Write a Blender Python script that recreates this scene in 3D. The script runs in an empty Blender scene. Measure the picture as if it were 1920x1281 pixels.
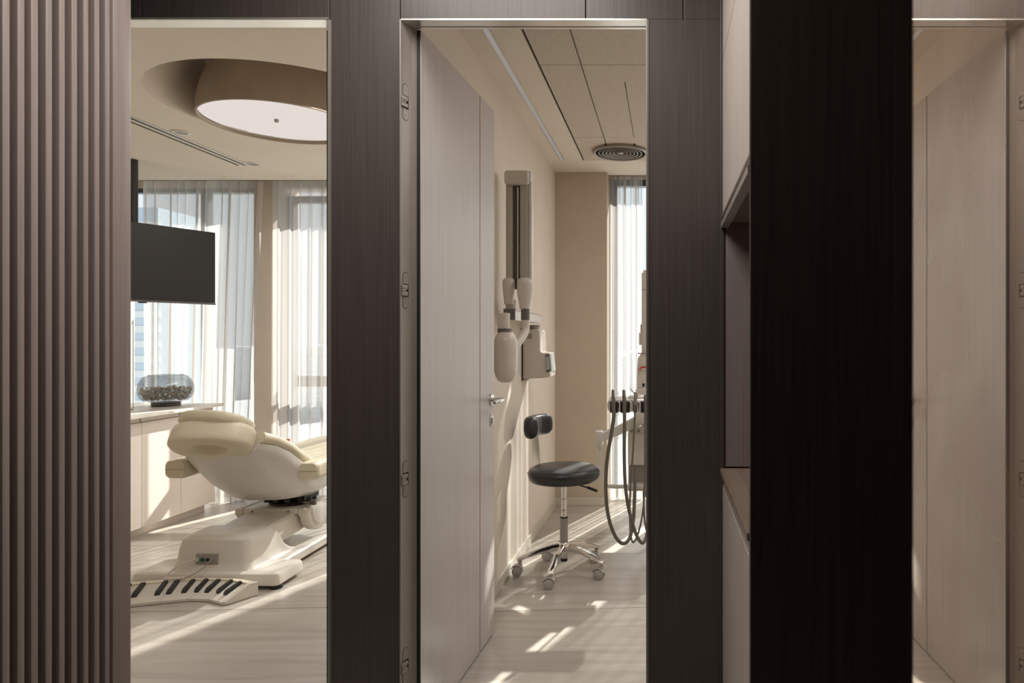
import bpy, bmesh, math, random
from mathutils import Vector, Matrix
random.seed(7)
sc = bpy.context.scene
COL = sc.collection
PI = math.pi

# ------------------------------------------------------------------ camera, sky, sun, exposure
CAM_H = 1.34
cam_d = bpy.data.cameras.new('camera'); cam = bpy.data.objects.new('camera', cam_d); COL.objects.link(cam)
cam.location = (0, 0, CAM_H); cam.rotation_euler = (PI/2, 0, 0)
cam_d.sensor_width = 36.0; cam_d.sensor_fit = 'HORIZONTAL'; cam_d.lens = 24.0
cam_d.shift_x = -291.0/1920; cam_d.shift_y = -5.5/1920
cam_d.clip_start = 0.02; cam_d.clip_end = 5000
cam_d.dof.use_dof = True; cam_d.dof.focus_distance = 3.4; cam_d.dof.aperture_fstop = 9.0
sc.camera = cam

wd = bpy.data.worlds.new('sky'); sc.world = wd; wd.use_nodes = True
bg = wd.node_tree.nodes['Background']
bg.inputs['Color'].default_value = (0.92, 0.965, 1.0, 1); bg.inputs['Strength'].default_value = 1.1

sun_d = bpy.data.lights.new('sun', 'SUN'); sun = bpy.data.objects.new('sun', sun_d); COL.objects.link(sun)
AZ, EL = math.radians(21.5), math.radians(36)
sd = Vector((-math.sin(AZ)*math.cos(EL), -math.cos(AZ)*math.cos(EL), -math.sin(EL)))
sun.rotation_euler = sd.to_track_quat('-Z', 'Y').to_euler(); sun.location = (4, 12, 9)
sun_d.energy = 17.0; sun_d.angle = math.radians(0.8); sun_d.color = (1.0, 0.93, 0.84)

def area(name, loc, sx, sy, power, col, rot=(0, 0, 0)):
    d = bpy.data.lights.new(name, 'AREA'); d.shape = 'RECTANGLE'; d.size = sx; d.size_y = sy; d.energy = power; d.color = col
    o = bpy.data.objects.new(name, d); COL.objects.link(o); o.location = loc; o.rotation_euler = rot; return o
# unseen fill lights added under the ceilings to brighten both rooms and the corridor
area('fill_light_left_room', (-1.55, 4.0, 2.58), 0.7, 2.4, 27, (1.0, 0.96, 0.935))
area('fill_light_right_room', (0.95, 4.0, 2.67), 1.2, 2.4, 27, (1.0, 0.96, 0.935))
area('fill_light_corridor', (-0.62, 1.50, 2.735), 0.8, 1.0, 22, (1.0, 0.94, 0.89))

vs = sc.view_settings
vs.view_transform = 'Standard'; vs.look = 'None'; vs.gamma = 1.0; vs.exposure = 0.0
try: vs.use_curve_mapping = False
except Exception: pass
cy = sc.cycles
cy.use_denoising = True
cy.max_bounces = 14; cy.diffuse_bounces = 8; cy.glossy_bounces = 6; cy.transmission_bounces = 10; cy.transparent_max_bounces = 24
cy.caustics_reflective = False; cy.caustics_refractive = False
cy.sample_clamp_indirect = 8.0

# ------------------------------------------------------------------ materials
def srgb(r, g, b):
    f = lambda c: (c/255/12.92) if c/255 <= 0.04045 else ((c/255+0.055)/1.055)**2.4
    return (f(r), f(g), f(b), 1)
def base_mat(name, col, rough=0.5, metal=0.0, spec=0.5):
    m = bpy.data.materials.new(name); m.use_nodes = True
    p = m.node_tree.nodes['Principled BSDF']
    p.inputs['Base Color'].default_value = col if len(col) == 4 else (*col, 1)
    p.inputs['Roughness'].default_value = rough; p.inputs['Metallic'].default_value = metal
    p.inputs['Specular IOR Level'].default_value = spec
    return m
def noise_mat(name, c1, c2, scale, detail=4, rough=0.5, metal=0.0, bump=0.0, spec=0.5, distort=0.0, lo=0.3, hi=0.7, coat=0.0):
    """colour varied between c1 and c2 by a stretched noise in object space"""
    m = base_mat(name, c1, rough, metal, spec); nt = m.node_tree; N = nt.nodes; L = nt.links
    p = N['Principled BSDF']
    tc = N.new('ShaderNodeTexCoord'); mp = N.new('ShaderNodeMapping'); nz = N.new('ShaderNodeTexNoise'); cr = N.new('ShaderNodeValToRGB')
    mp.inputs['Scale'].default_value = scale
    nz.inputs['Scale'].default_value = 1.0; nz.inputs['Detail'].default_value = detail; nz.inputs['Distortion'].default_value = distort
    L.new(tc.outputs['Object'], mp.inputs['Vector']); L.new(mp.outputs['Vector'], nz.inputs['Vector'])
    cr.color_ramp.elements[0].position = lo; cr.color_ramp.elements[1].position = hi
    cr.color_ramp.elements[0].color = (*c1[:3], 1); cr.color_ramp.elements[1].color = (*c2[:3], 1)
    L.new(nz.outputs['Fac'], cr.inputs['Fac']); L.new(cr.outputs['Color'], p.inputs['Base Color'])
    if bump:
        b = N.new('ShaderNodeBump'); b.inputs['Strength'].default_value = bump; b.inputs['Distance'].default_value = 0.002
        L.new(nz.outputs['Fac'], b.inputs['Height']); L.new(b.outputs['Normal'], p.inputs['Normal'])
    if coat: p.inputs['Coat Weight'].default_value = coat
    return m
M = {}
M['veneer'] = noise_mat('brown_grey_wood_veneer', (0.070,0.057,0.051), (0.095,0.079,0.071), (160,160,2.2), 5, 0.42, bump=0.15)
M['veneer_dark'] = noise_mat('darkened_veneer', (0.040,0.024,0.018), (0.068,0.044,0.036), (60,60,1.6), 6, 0.5, bump=0.2, distort=1.2)  # darkened for the gable face turned from the light; unseen corridor faces share it
M['door'] = noise_mat('grey_mauve_door_veneer', (0.45,0.415,0.40), (0.53,0.49,0.472), (150,150,2.0), 5, 0.38, bump=0.12)
M['slat'] = noise_mat('fluted_brown_veneer', (0.29,0.235,0.215), (0.36,0.295,0.27), (150,150,2.0), 5, 0.45)
M['slat_back'] = base_mat('fluted_backing_dark', (0.035,0.02,0.016), 0.7)
M['cabinet'] = noise_mat('oak_grey_cabinet_front', (0.58,0.51,0.46), (0.66,0.585,0.53), (120,120,2.0), 5, 0.45)
M['cab_top'] = noise_mat('brown_oak_worktop', (0.26,0.185,0.14), (0.34,0.25,0.195), (90,2,90), 5, 0.4)
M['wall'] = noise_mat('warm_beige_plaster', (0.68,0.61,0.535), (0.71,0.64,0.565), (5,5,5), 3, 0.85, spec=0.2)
M['wall_shade'] = noise_mat('shaded_beige_plaster', (0.49,0.415,0.335), (0.52,0.445,0.36), (5,5,5), 3, 0.85, spec=0.2)  # beige plaster darkened for the pillar face turned from the window
M['ceil'] = noise_mat('ivory_ceiling_plaster', (0.73,0.68,0.605), (0.76,0.71,0.635), (3,3,3), 3, 0.9, spec=0.2)
M['ceil_r'] = noise_mat('beige_ceiling_plaster', (0.71,0.65,0.575), (0.74,0.68,0.605), (3,3,3), 3, 0.9, spec=0.2)
M['acoustic'] = noise_mat('speckled_acoustic_board', (0.50,0.44,0.375), (0.66,0.595,0.52), (130,130,130), 6, 0.95, bump=0.3, spec=0.1)
M['cove'] = base_mat('shaded_cove_plaster', (0.62,0.56,0.49), 0.9, spec=0.2)  # ceiling plaster tone lowered to hold the recess shade
M['drum'] = noise_mat('bronze_lamp_drum', (0.32,0.265,0.205), (0.39,0.32,0.25), (6,6,3), 3, 0.55)
M['alu'] = base_mat('brushed_aluminium', (0.72,0.68,0.62), 0.38, 0.75)
M['jamb'] = base_mat('bronze_anodised_jamb', (0.29,0.255,0.225), 0.4, 0.3)
M['soffit'] = base_mat('pale_metal_lintel', (0.90,0.87,0.82), 0.30, 0.85)
M['edge'] = base_mat('thin_metal_edge', (0.40,0.375,0.34), 0.4, 0.5)
M['vent'] = base_mat('bronze_vent_rings', (0.24,0.205,0.18), 0.4, 0.3)
M['black'] = base_mat('black_rubber', (0.012,0.012,0.012), 0.6)
M['gap'] = base_mat('shadow_gap', (0.02,0.018,0.016), 0.9)
M['blackmetal'] = base_mat('black_powder_coat', (0.025,0.024,0.023), 0.45)
M['steel'] = base_mat('satin_steel', (0.62,0.60,0.57), 0.22, 1.0)
M['chrome'] = base_mat('polished_chrome', (0.75,0.73,0.71), 0.12, 1.0)
M['white'] = base_mat('white_enamel', (0.66,0.64,0.605), 0.28)
M['white_warm'] = base_mat('ivory_moulded_plastic', (0.65,0.62,0.56), 0.3)
M['cream'] = noise_mat('cream_leather', (0.65,0.60,0.455), (0.68,0.63,0.49), (30,30,30), 4, 0.42, bump=0.05)
M['xray'] = base_mat('pale_grey_device_plastic', (0.60,0.56,0.51), 0.25)
M['xray_strip'] = base_mat('olive_grey_device_panel', (0.42,0.40,0.345), 0.35)
M['dgrey'] = base_mat('dark_grey_plastic', (0.13,0.12,0.115), 0.4)
M['mgrey'] = base_mat('mid_grey_plastic', (0.30,0.28,0.25), 0.4)
M['hose'] = base_mat('olive_grey_hose', (0.165,0.15,0.125), 0.5)
M['leather'] = noise_mat('black_leather', (0.022,0.022,0.024), (0.032,0.032,0.034), (60,60,60), 4, 0.36, bump=0.05)
M['castor'] = base_mat('grey_castor_plastic', (0.42,0.395,0.36), 0.45)
M['screen'] = base_mat('tv_glass', (0.020,0.0205,0.021), 0.30, spec=0.35)
M['lcd'] = base_mat('small_lcd_screen', (0.42,0.45,0.43), 0.2)
M['joint'] = base_mat('floor_joint_grout', (0.30,0.26,0.22), 0.8)
M['side_cab'] = base_mat('pale_pink_beige_lacquer', (0.70,0.62,0.55), 0.42)
M['counter'] = base_mat('pale_stone_worktop', (0.68,0.64,0.575), 0.35)
M['pebble'] = noise_mat('grey_brown_pebble', (0.40,0.355,0.29), (0.72,0.66,0.57), (30,30,30), 3, 0.7)
M['red'] = base_mat('red_ring', (0.55,0.06,0.04), 0.4)
M['green'] = base_mat('green_socket', (0.01,0.10,0.07), 0.4)
M['base'] = base_mat('skirting_stone', (0.60,0.55,0.48), 0.3)

def travertine():
    m = base_mat('vein_cut_travertine', (0.6,0.55,0.5), 0.32); nt = m.node_tree; N = nt.nodes; L = nt.links; p = N['Principled BSDF']
    tc = N.new('ShaderNodeTexCoord')
    mp = N.new('ShaderNodeMapping'); mp.inputs['Scale'].default_value = (1.1, 13, 1); mp.inputs['Rotation'].default_value = (0,0,math.radians(-3.5))
    n1 = N.new('ShaderNodeTexNoise'); n1.inputs['Scale'].default_value = 1.0; n1.inputs['Detail'].default_value = 7; n1.inputs['Distortion'].default_value = 0.6
    cr = N.new('ShaderNodeValToRGB'); e = cr.color_ramp.elements
    e[0].position = 0.28; e[0].color = (0.345,0.308,0.268,1); e[1].position = 0.72; e[1].color = (0.49,0.457,0.415,1)
    x = cr.color_ramp.elements.new(0.5); x.color = (0.43,0.394,0.35,1)
    mp2 = N.new('ShaderNodeMapping'); mp2.inputs['Scale'].default_value = (9, 60, 1)
    n2 = N.new('ShaderNodeTexNoise'); n2.inputs['Scale'].default_value = 1.0; n2.inputs['Detail'].default_value = 3
    c2 = N.new('ShaderNodeValToRGB'); c2.color_ramp.elements[0].position = 0.24; c2.color_ramp.elements[0].color = (0.72,0.70,0.68,1)
    c2.color_ramp.elements[1].position = 0.36; c2.color_ramp.elements[1].color = (1,1,1,1)
    mx = N.new('ShaderNodeMixRGB'); mx.blend_type = 'MULTIPLY'; mx.inputs['Fac'].default_value = 0.8
    L.new(tc.outputs['Object'], mp.inputs['Vector']); L.new(mp.outputs['Vector'], n1.inputs['Vector']); L.new(n1.outputs['Fac'], cr.inputs['Fac'])
    L.new(tc.outputs['Object'], mp2.inputs['Vector']); L.new(mp2.outputs['Vector'], n2.inputs['Vector']); L.new(n2.outputs['Fac'], c2.inputs['Fac'])
    L.new(cr.outputs['Color'], mx.inputs['Color1']); L.new(c2.outputs['Color'], mx.inputs['Color2']); L.new(mx.outputs['Color'], p.inputs['Base Color'])
    return m
M['tile'] = travertine()

def sheer(name, col, t0, t1):
    """woven sheer: threads pass less light where the cloth turns away from the ray"""
    m = bpy.data.materials.new(name); m.use_nodes = True; nt = m.node_tree; N = nt.nodes; L = nt.links
    N.remove(N['Principled BSDF']); out = N['Material Output']
    tr = N.new('ShaderNodeBsdfTransparent'); tl = N.new('ShaderNodeBsdfTranslucent'); df = N.new('ShaderNodeBsdfDiffuse')
    for s in (tl, df): s.inputs['Color'].default_value = (*col, 1)
    mix = N.new('ShaderNodeMixShader'); mix.inputs['Fac'].default_value = 0.42
    L.new(tl.outputs[0], mix.inputs[1]); L.new(df.outputs[0], mix.inputs[2])
    lw = N.new('ShaderNodeLayerWeight'); lw.inputs['Blend'].default_value = 0.5
    tc = N.new('ShaderNodeTexCoord'); mp = N.new('ShaderNodeMapping'); mp.inputs['Scale'].default_value = (140, 140, 0.8)
    nz = N.new('ShaderNodeTexNoise'); nz.inputs['Scale'].default_value = 1.0; nz.inputs['Detail'].default_value = 2
    L.new(tc.outputs['Object'], mp.inputs['Vector']); L.new(mp.outputs['Vector'], nz.inputs['Vector'])
    mr = N.new('ShaderNodeMapRange'); mr.inputs['From Min'].default_value = 0.05; mr.inputs['From Max'].default_value = 0.75
    mr.inputs['To Min'].default_value = t0; mr.inputs['To Max'].default_value = t1
    L.new(lw.outputs['Facing'], mr.inputs['Value'])
    ad = N.new('ShaderNodeMath'); ad.operation = 'MULTIPLY_ADD'; ad.inputs[1].default_value = 0.12; ad.inputs[2].default_value = -0.06
    sm = N.new('ShaderNodeMath'); sm.operation = 'ADD'; sm.use_clamp = True
    L.new(nz.outputs['Fac'], ad.inputs[0]); L.new(ad.outputs[0], sm.inputs[0]); L.new(mr.outputs['Result'], sm.inputs[1])
    fin = N.new('ShaderNodeMixShader')
    L.new(sm.outputs[0], fin.inputs['Fac']); L.new(mix.outputs[0], fin.inputs[1]); L.new(tr.outputs[0], fin.inputs[2])
    L.new(fin.outputs[0], out.inputs['Surface'])
    return m
M['sheer'] = sheer('ivory_sheer_cloth', (0.75,0.73,0.71), 0.40, 0.07)
M['hem'] = sheer('doubled_sheer_hem', (0.70,0.675,0.65), 0.2, 0.04)
M['sheer_thin'] = sheer('thin_ivory_sheer_cloth', (0.75,0.73,0.71), 0.72, 0.04)
M['sheer_dense'] = sheer('dense_ivory_sheer_cloth', (0.75,0.73,0.71), 0.22, 0.05)

def pane_mat():
    m = bpy.data.materials.new('clear_window_glass'); m.use_nodes = True; nt = m.node_tree; N = nt.nodes; L = nt.links
    N.remove(N['Principled BSDF']); out = N['Material Output']
    tr = N.new('ShaderNodeBsdfTransparent'); tr.inputs['Color'].default_value = (0.95,0.975,0.98,1)
    gl = N.new('ShaderNodeBsdfGlossy'); gl.inputs['Roughness'].default_value = 0.02
    fr = N.new('ShaderNodeFresnel'); fr.inputs['IOR'].default_value = 1.45
    mx = N.new('ShaderNodeMixShader'); L.new(fr.outputs[0], mx.inputs['Fac']); L.new(tr.outputs[0], mx.inputs[1]); L.new(gl.outputs[0], mx.inputs[2])
    L.new(mx.outputs[0], out.inputs['Surface']); return m
M['pane'] = pane_mat()
def smoked():
    m = bpy.data.materials.new('smoked_grey_glass'); m.use_nodes = True; nt = m.node_tree; N = nt.nodes; L = nt.links
    N.remove(N['Principled BSDF']); out = N['Material Output']
    tr = N.new('ShaderNodeBsdfTransparent'); tr.inputs['Color'].default_value = (0.80,0.815,0.825,1)
    gl = N.new('ShaderNodeBsdfGlossy'); gl.inputs['Roughness'].default_value = 0.03; gl.inputs['Color'].default_value = (0.8,0.8,0.8,1)
    lw = N.new('ShaderNodeLayerWeight'); lw.inputs['Blend'].default_value = 0.35
    mu = N.new('ShaderNodeMath'); mu.operation = 'MULTIPLY_ADD'; mu.inputs[1].default_value = 0.22; mu.inputs[2].default_value = 0.025
    L.new(lw.outputs['Facing'], mu.inputs[0])
    mx = N.new('ShaderNodeMixShader'); L.new(mu.outputs[0], mx.inputs['Fac']); L.new(tr.outputs[0], mx.inputs[1]); L.new(gl.outputs[0], mx.inputs[2])
    L.new(mx.outputs[0], out.inputs['Surface']); return m
M['smoked'] = smoked()
def mirror_mat():
    m = bpy.data.materials.new('bronze_tinted_polished_panel'); m.use_nodes = True; nt = m.node_tree; N = nt.nodes; L = nt.links
    N.remove(N['Principled BSDF']); out = N['Material Output']
    gl = N.new('ShaderNodeBsdfGlossy'); gl.inputs['Color'].default_value = (0.97,0.90,0.83,1); gl.inputs['Roughness'].default_value = 0.012
    df = N.new('ShaderNodeBsdfDiffuse'); df.inputs['Color'].default_value = (0.62,0.44,0.33,1)
    tc = N.new('ShaderNodeTexCoord'); nz = N.new('ShaderNodeTexNoise'); nz.inputs['Scale'].default_value = 8; nz.inputs['Detail'].default_value = 2; nz.inputs['Distortion'].default_value = 0.8
    L.new(tc.outputs['Object'], nz.inputs['Vector'])
    mr = N.new('ShaderNodeMapRange'); mr.inputs['From Min'].default_value = 0.3; mr.inputs['From Max'].default_value = 0.7; mr.inputs['To Min'].default_value = 0.18; mr.inputs['To Max'].default_value = 0.46
    L.new(nz.outputs['Fac'], mr.inputs['Value'])
    mx = N.new('ShaderNodeMixShader'); L.new(mr.outputs[0], mx.inputs['Fac']); L.new(gl.outputs[0], mx.inputs[1]); L.new(df.outputs[0], mx.inputs[2])
    L.new(mx.outputs[0], out.inputs['Surface']); return m
M['mirror'] = mirror_mat()
def emit(name, col, s):
    m = bpy.data.materials.new(name); m.use_nodes = True; nt = m.node_tree; N = nt.nodes
    N.remove(N['Principled BSDF']); e = N.new('ShaderNodeEmission'); e.inputs['Color'].default_value = (*col,1); e.inputs['Strength'].default_value = s
    nt.links.new(e.outputs[0], N['Material Output'].inputs['Surface']); return m
M['glow'] = emit('warm_luminous_diffuser', (1.0,0.90,0.845), 0.78)
M['strip_glow'] = emit('dim_linear_diffuser', (1.0,0.92,0.84), 0.30)
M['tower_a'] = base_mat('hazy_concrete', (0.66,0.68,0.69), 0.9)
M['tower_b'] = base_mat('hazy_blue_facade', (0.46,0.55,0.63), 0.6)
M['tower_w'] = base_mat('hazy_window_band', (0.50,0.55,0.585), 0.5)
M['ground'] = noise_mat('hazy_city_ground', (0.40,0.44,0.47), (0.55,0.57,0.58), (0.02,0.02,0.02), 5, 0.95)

# ------------------------------------------------------------------ mesh helpers
ORG = {}
class MB:
    def __init__(s): s.bm = bmesh.new()
    def box(s, x0, x1, y0, y1, z0, z1, bevel=0.0, seg=2, mat=None):
        r = bmesh.ops.create_cube(s.bm, size=1.0); v = r['verts']
        for a in v:
            a.co = Vector(((x0+x1)/2 + a.co.x*(x1-x0), (y0+y1)/2 + a.co.y*(y1-y0), (z0+z1)/2 + a.co.z*(z1-z0)))
        if bevel:
            es = list({e for a in v for e in a.link_edges})
            rr = bmesh.ops.bevel(s.bm, geom=es, offset=bevel, segments=seg, affect='EDGES', profile=0.5)
            v = list({q for f in rr['faces'] for q in f.verts} | {q for q in v if q.is_valid})
        if mat is not None:
            bmesh.ops.transform(s.bm, matrix=mat, verts=v)
        return s
    def prism(s, pts, a0, a1, axis='z', bevel=0.0):
        """polygon pts extruded along axis; pts are the two other coordinates in order"""
        def mk(p, t):
            return {'z': (p[0], p[1], t), 'y': (p[0], t, p[1]), 'x': (t, p[0], p[1])}[axis]
        A = [s.bm.verts.new(mk(p, a0)) for p in pts]; B = [s.bm.verts.new(mk(p, a1)) for p in pts]
        fs = [s.bm.faces.new(A[::-1]), s.bm.faces.new(B)]
        n = len(pts)
        for i in range(n): fs.append(s.bm.faces.new((A[i], A[(i+1) % n], B[(i+1) % n], B[i])))
        bmesh.ops.recalc_face_normals(s.bm, faces=fs)
        if bevel:
            es = list({e for f in fs for e in f.edges})
            bmesh.ops.bevel(s.bm, geom=es, offset=bevel, segments=2, affect='EDGES', profile=0.5)
        return s
    def loft(s, rings, cap=True, closed=True):
        R = [[s.bm.verts.new(p) for p in r] for r in rings]; fs = []
        for a, b in zip(R, R[1:]):
            n = len(a)
            for i in range(n if closed else n-1):
                j = (i+1) % n
                fs.append(s.bm.faces.new((a[i], a[j], b[j], b[i])))
        if cap and closed:
            fs.append(s.bm.faces.new(R[0][::-1])); fs.append(s.bm.faces.new(R[-1]))
        bmesh.ops.recalc_face_normals(s.bm, faces=fs)
        return s
    def tube(s, pts, r, n=12, smooth=0):
        P = [Vector(p) for p in pts]
        rs = r if isinstance(r, (list, tuple)) else [r]*len(P)
        if smooth:
            Q, RR = [], []
            for i in range(len(P)-1):
                p0 = P[max(i-1,0)]; p1 = P[i]; p2 = P[i+1]; p3 = P[min(i+2,len(P)-1)]
                for k in range(smooth):
                    t = k/smooth
                    Q.append(0.5*((2*p1)+(-p0+p2)*t+(2*p0-5*p1+4*p2-p3)*t*t+(-p0+3*p1-3*p2+p3)*t**3)); RR.append(rs[i]*(1-t)+rs[i+1]*t)
            Q.append(P[-1]); RR.append(rs[-1]); P, rs = Q, RR
        rings = []; up = None
        for i, p in enumerate(P):
            d = (P[min(i+1,len(P)-1)] - P[max(i-1,0)]).normalized()
            if up is None:
                up = Vector((0,0,1)) if abs(d.z) < 0.9 else Vector((1,0,0))
            a = d.cross(up).normalized(); up = a.cross(d).normalized()
            rings.append([p + (a*math.cos(2*PI*k/n) + up*math.sin(2*PI*k/n))*rs[i] for k in range(n)])
        return s.loft(rings)
    def lathe(s, prof, c=(0,0,0), n=32, axis='z', mat=None):
        """prof: list of (r, h)"""
        rings = []
        for r, h in prof:
            ring = []
            for k in range(n):
                a = 2*PI*k/n; q = (max(r,1e-4)*math.cos(a), max(r,1e-4)*math.sin(a), h)
                if axis == 'y': q = (q[0], q[2], q[1])
                if axis == 'x': q = (q[2], q[0], q[1])
                v = Vector(q)
                if mat is not None: v = mat @ v
                ring.append(v + Vector(c))
            rings.append(ring)
        return s.loft(rings, cap=(prof[0][0] < 1e-3 and prof[-1][0] < 1e-3))
    def bm_apply(s, mat):
        bmesh.ops.transform(s.bm, matrix=mat, verts=s.bm.verts[:]); return s
    def build(s, name, mat, parent=None, smooth=None, local=False):
        me = bpy.data.meshes.new(name)
        o = bpy.data.objects.new(name, me); COL.objects.link(o)
        if parent is not None:
            o.parent = parent
            if not local: bmesh.ops.translate(s.bm, verts=s.bm.verts[:], vec=-ORG.get(parent.name, Vector((0,0,0))))
            ORG[o.name] = Vector((0,0,0)) if local else ORG.get(parent.name, Vector((0,0,0)))
        if smooth is not None:
            lim = math.radians(smooth)
            for f in s.bm.faces: f.smooth = True
            for e in s.bm.edges:
                if len(e.link_faces) == 2 and e.calc_face_angle(0) > lim: e.smooth = False
        s.bm.to_mesh(me); s.bm.free()
        me.materials.append(mat)
        return o
def tag(o, label, cat, group=None, kind=None):
    o['label'] = label; o['category'] = cat
    if group: o['group'] = group
    if kind: o['kind'] = kind
    return o
def thing(name, label, cat, loc=(0,0,0), group=None, kind=None):
    o = bpy.data.objects.new(name, None); COL.objects.link(o); o.empty_display_size = 0.1
    o.location = loc; ORG[o.name] = Vector(loc)
    return tag(o, label, cat, group, kind)
def struct(name, label, cat, loc=(0,0,0)): return thing(name, label, cat, loc, kind='structure')
def copy_tree(o, parent=None):
    c = o.copy(); COL.objects.link(c)
    if parent is not None: c.parent = parent
    for ch in list(o.children): copy_tree(ch, c)
    return c
def bxy(name, mat, parent, *a, bevel=0.0, smooth=None): return MB().box(*a, bevel=bevel).build(name, mat, parent, smooth)
def at(px, py, Y):
    """point of the room at depth Y that the photograph shows at (px, py)"""
    return Vector(((px-1251)/1280*Y, Y, CAM_H-(py-635)/1280*Y))
def xat(px, Y): return (px-1251)/1280*Y
def zat(py, Y): return CAM_H-(py-635)/1280*Y

# ------------------------------------------------------------------ dimensions of the rooms
YF = 2.22                      # corridor face of the front wall
YB = 2.275                     # its room face
LO0, LO1 = -1.95, -1.098       # left doorway
RO0, RO1 = -0.8655, -0.066     # right doorway
DOOR_T = zat(38, YF)           # lintel underside 2.375
RW = -0.90                     # left wall of the right room
PL = -1.00                     # right wall of the left room
CL, CR = 2.59, 2.676           # ceilings
WINY = 5.86

# ------------------------------------------------------------------ floor
fl = struct('floor', 'pale vein-cut travertine floor running through both rooms and corridor', 'floor')
bxy('floor_bed', M['joint'], fl, -5.0, 2.6, -2.2, 6.1, -0.12, -0.004)
def clip_poly(poly, x0, x1, y0, y1):
    def cut(P, f, inter):
        out = []
        for i in range(len(P)):
            a, b = P[i], P[(i+1) % len(P)]
            fa, fb = f(a), f(b)
            if fa >= 0: out.append(a)
            if (fa >= 0) != (fb >= 0):
                t = fa/(fa-fb); out.append((a[0]+(b[0]-a[0])*t, a[1]+(b[1]-a[1])*t))
        return out
    for f in (lambda p: p[0]-x0, lambda p: x1-p[0], lambda p: p[1]-y0, lambda p: y1-p[1]):
        poly = cut(poly, f, None)
        if len(poly) < 3: return []
    return poly
def tiles(px_, py_, ang, tw, td, off, x0, x1, y0, y1):
    ca, sa = math.cos(ang), math.sin(ang); g = 0.0022
    for j in range(-4, 5):
        for i in range(-4, 5):
            u0 = (i + off)*tw; v0 = j*td
            q = [(u0+g, v0+g), (u0+tw-g, v0+g), (u0+tw-g, v0+td-g), (u0+g, v0+td-g)]
            q = [(px_+u*ca-v*sa, py_+u*sa+v*ca) for u, v in q]
            q = clip_poly(q, x0, x1, y0, y1)
            if len(q) >= 3: MB().prism(q, -0.004, 0.0).build('tile', M['tile'], fl)
tiles(-0.475, 3.378, math.radians(3.8), 2.6, 1.115, 0.5, RW+0.005, 2.3, YB-0.12, 5.98)
tiles(-2.16, 3.375, math.radians(3.5), 3.2, 1.115, 0.5, -4.7, PL-0.005, YB-0.12, 5.98)
tiles(-1.0, 1.1, 0.0, 2.6, 1.115, 0.5, -2.4, 2.3, -2.0, YB-0.123)

# ------------------------------------------------------------------ front wall of brown veneer panels
wf = struct('wall_front', 'brown wood-veneer panelled corridor wall with two tall doorways', 'wall')
g = 0.0015
def panel(x0, x1, z0, z1, y0=YF, y1=YF+0.022): bxy('panel', M['veneer'], wf, x0+g, x1-g, y0, y1, z0, z1, bevel=0.0012)
TOP = 2.74
core = M['gap']
bxy('wall_core', core, wf, LO1+0.002, RO0-0.004, YF+0.022, YB-0.02, 0.0, TOP)
bxy('wall_core', core, wf, RO1+0.002, 0.62, YF+0.022, YB-0.02, 0.0, TOP)
bxy('wall_core', core, wf, LO0, LO1+0.002, YF+0.022, YB-0.02, DOOR_T+0.004, TOP)
bxy('wall_core', core, wf, RO0-0.004, RO1+0.002, YF+0.022, YB-0.02, DOOR_T+0.004, TOP)
bxy('wall_core', core, wf, -2.42, LO0, YF+0.022, YB-0.02, 0.0, TOP)
panel(LO1, RO0-0.003, 0.0, TOP)                                    # pier between the doorways
x265, x1098, x1280 = xat(265, YF), xat(1098, YF), xat(1281, YF)
panel(-2.42, x265, DOOR_T+0.004, TOP); panel(x265, LO1, DOOR_T+0.004, TOP)
panel(RO0-0.003, x1098, DOOR_T+0.004, TOP); panel(x1098, x1280, DOOR_T+0.004, TOP); panel(x1280, 0.175, DOOR_T+0.004, TOP)
panel(-2.42, LO0, 0.0, DOOR_T+0.004)
panel(RO1, 0.175, 0.0, DOOR_T+0.004)
panel(0.178, 0.62, 0.0, TOP)
bxy('corner_trim', M['veneer'], wf, 0.172, 0.186, YF-0.006, YF+0.01, 0.0, TOP, bevel=0.002)
# room faces of the front wall
for a in ((-4.75, LO0), (LO1+0.002, PL)): bxy('plaster', M['wall'], wf, a[0], a[1], YB-0.02, YB, 0, TOP)
for a in ((RO1+0.002, 2.35),): bxy('plaster', M['wall'], wf, a[0], a[1], YB-0.02, YB, 0, TOP)
bxy('plaster', M['wall'], wf, LO0, LO1+0.002, YB-0.02, YB, DOOR_T+0.004, TOP)
bxy('plaster', M['wall'], wf, RO0-0.003, RO1+0.002, YB-0.02, YB, DOOR_T+0.004, TOP)
bxy('wall_core', core, wf, 0.62, 2.35, YF+0.022, YB-0.02, 0.0, TOP)
bxy('wall_core', core, wf, -4.75, -2.42, YF+0.022, YB-0.02, 0.0, TOP)

# ------------------------------------------------------------------ the other walls
def wall(name, label, mat, *a):
    o = MB().box(*a).build(name, mat); tag(o, label, 'wall', kind='structure'); return o
wall('wall_left', 'plaster wall behind the sideboard of the left room', M['wall'], -4.30, -4.20, YB, 5.34, 0, 2.75)
wall('wall_left', 'short plaster return at the far left window pocket', M['wall'], -4.82, -4.72, YB, 6.05, 0, 2.9)
wall('wall_right', 'plaster partition between the two treatment rooms, beige right-room side carrying the x-ray', M['wall'], PL, RW, YB, 6.05, 0, 2.9)
wall('wall_right', 'hidden far right plaster wall of the right room', M['wall'], 2.35, 2.45, YB, 6.05, 0, 2.9)
wall('wall_back', 'pillar wall in shade-darkened beige beside the tall window of the right room', M['wall_shade'], RW, xat(1138,5.48), 5.48, 6.05, 0, 2.9)
wall('wall_back', 'tan plaster pillar between the two sheer curtains of the left room', M['wall'], xat(476,5.62), xat(512,5.62), 5.62, 6.02, 0, 2.9)
wall('wall_back', 'plaster wall behind the corridor camera position', M['veneer_dark'], -2.52, 2.4, -2.2, -2.1, 0, 2.74)
wall('wall_left', 'dark end wall at the left of the corridor', M['veneer_dark'], -2.52, -2.42, -2.1, YF+0.02, 0, 2.74)
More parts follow.
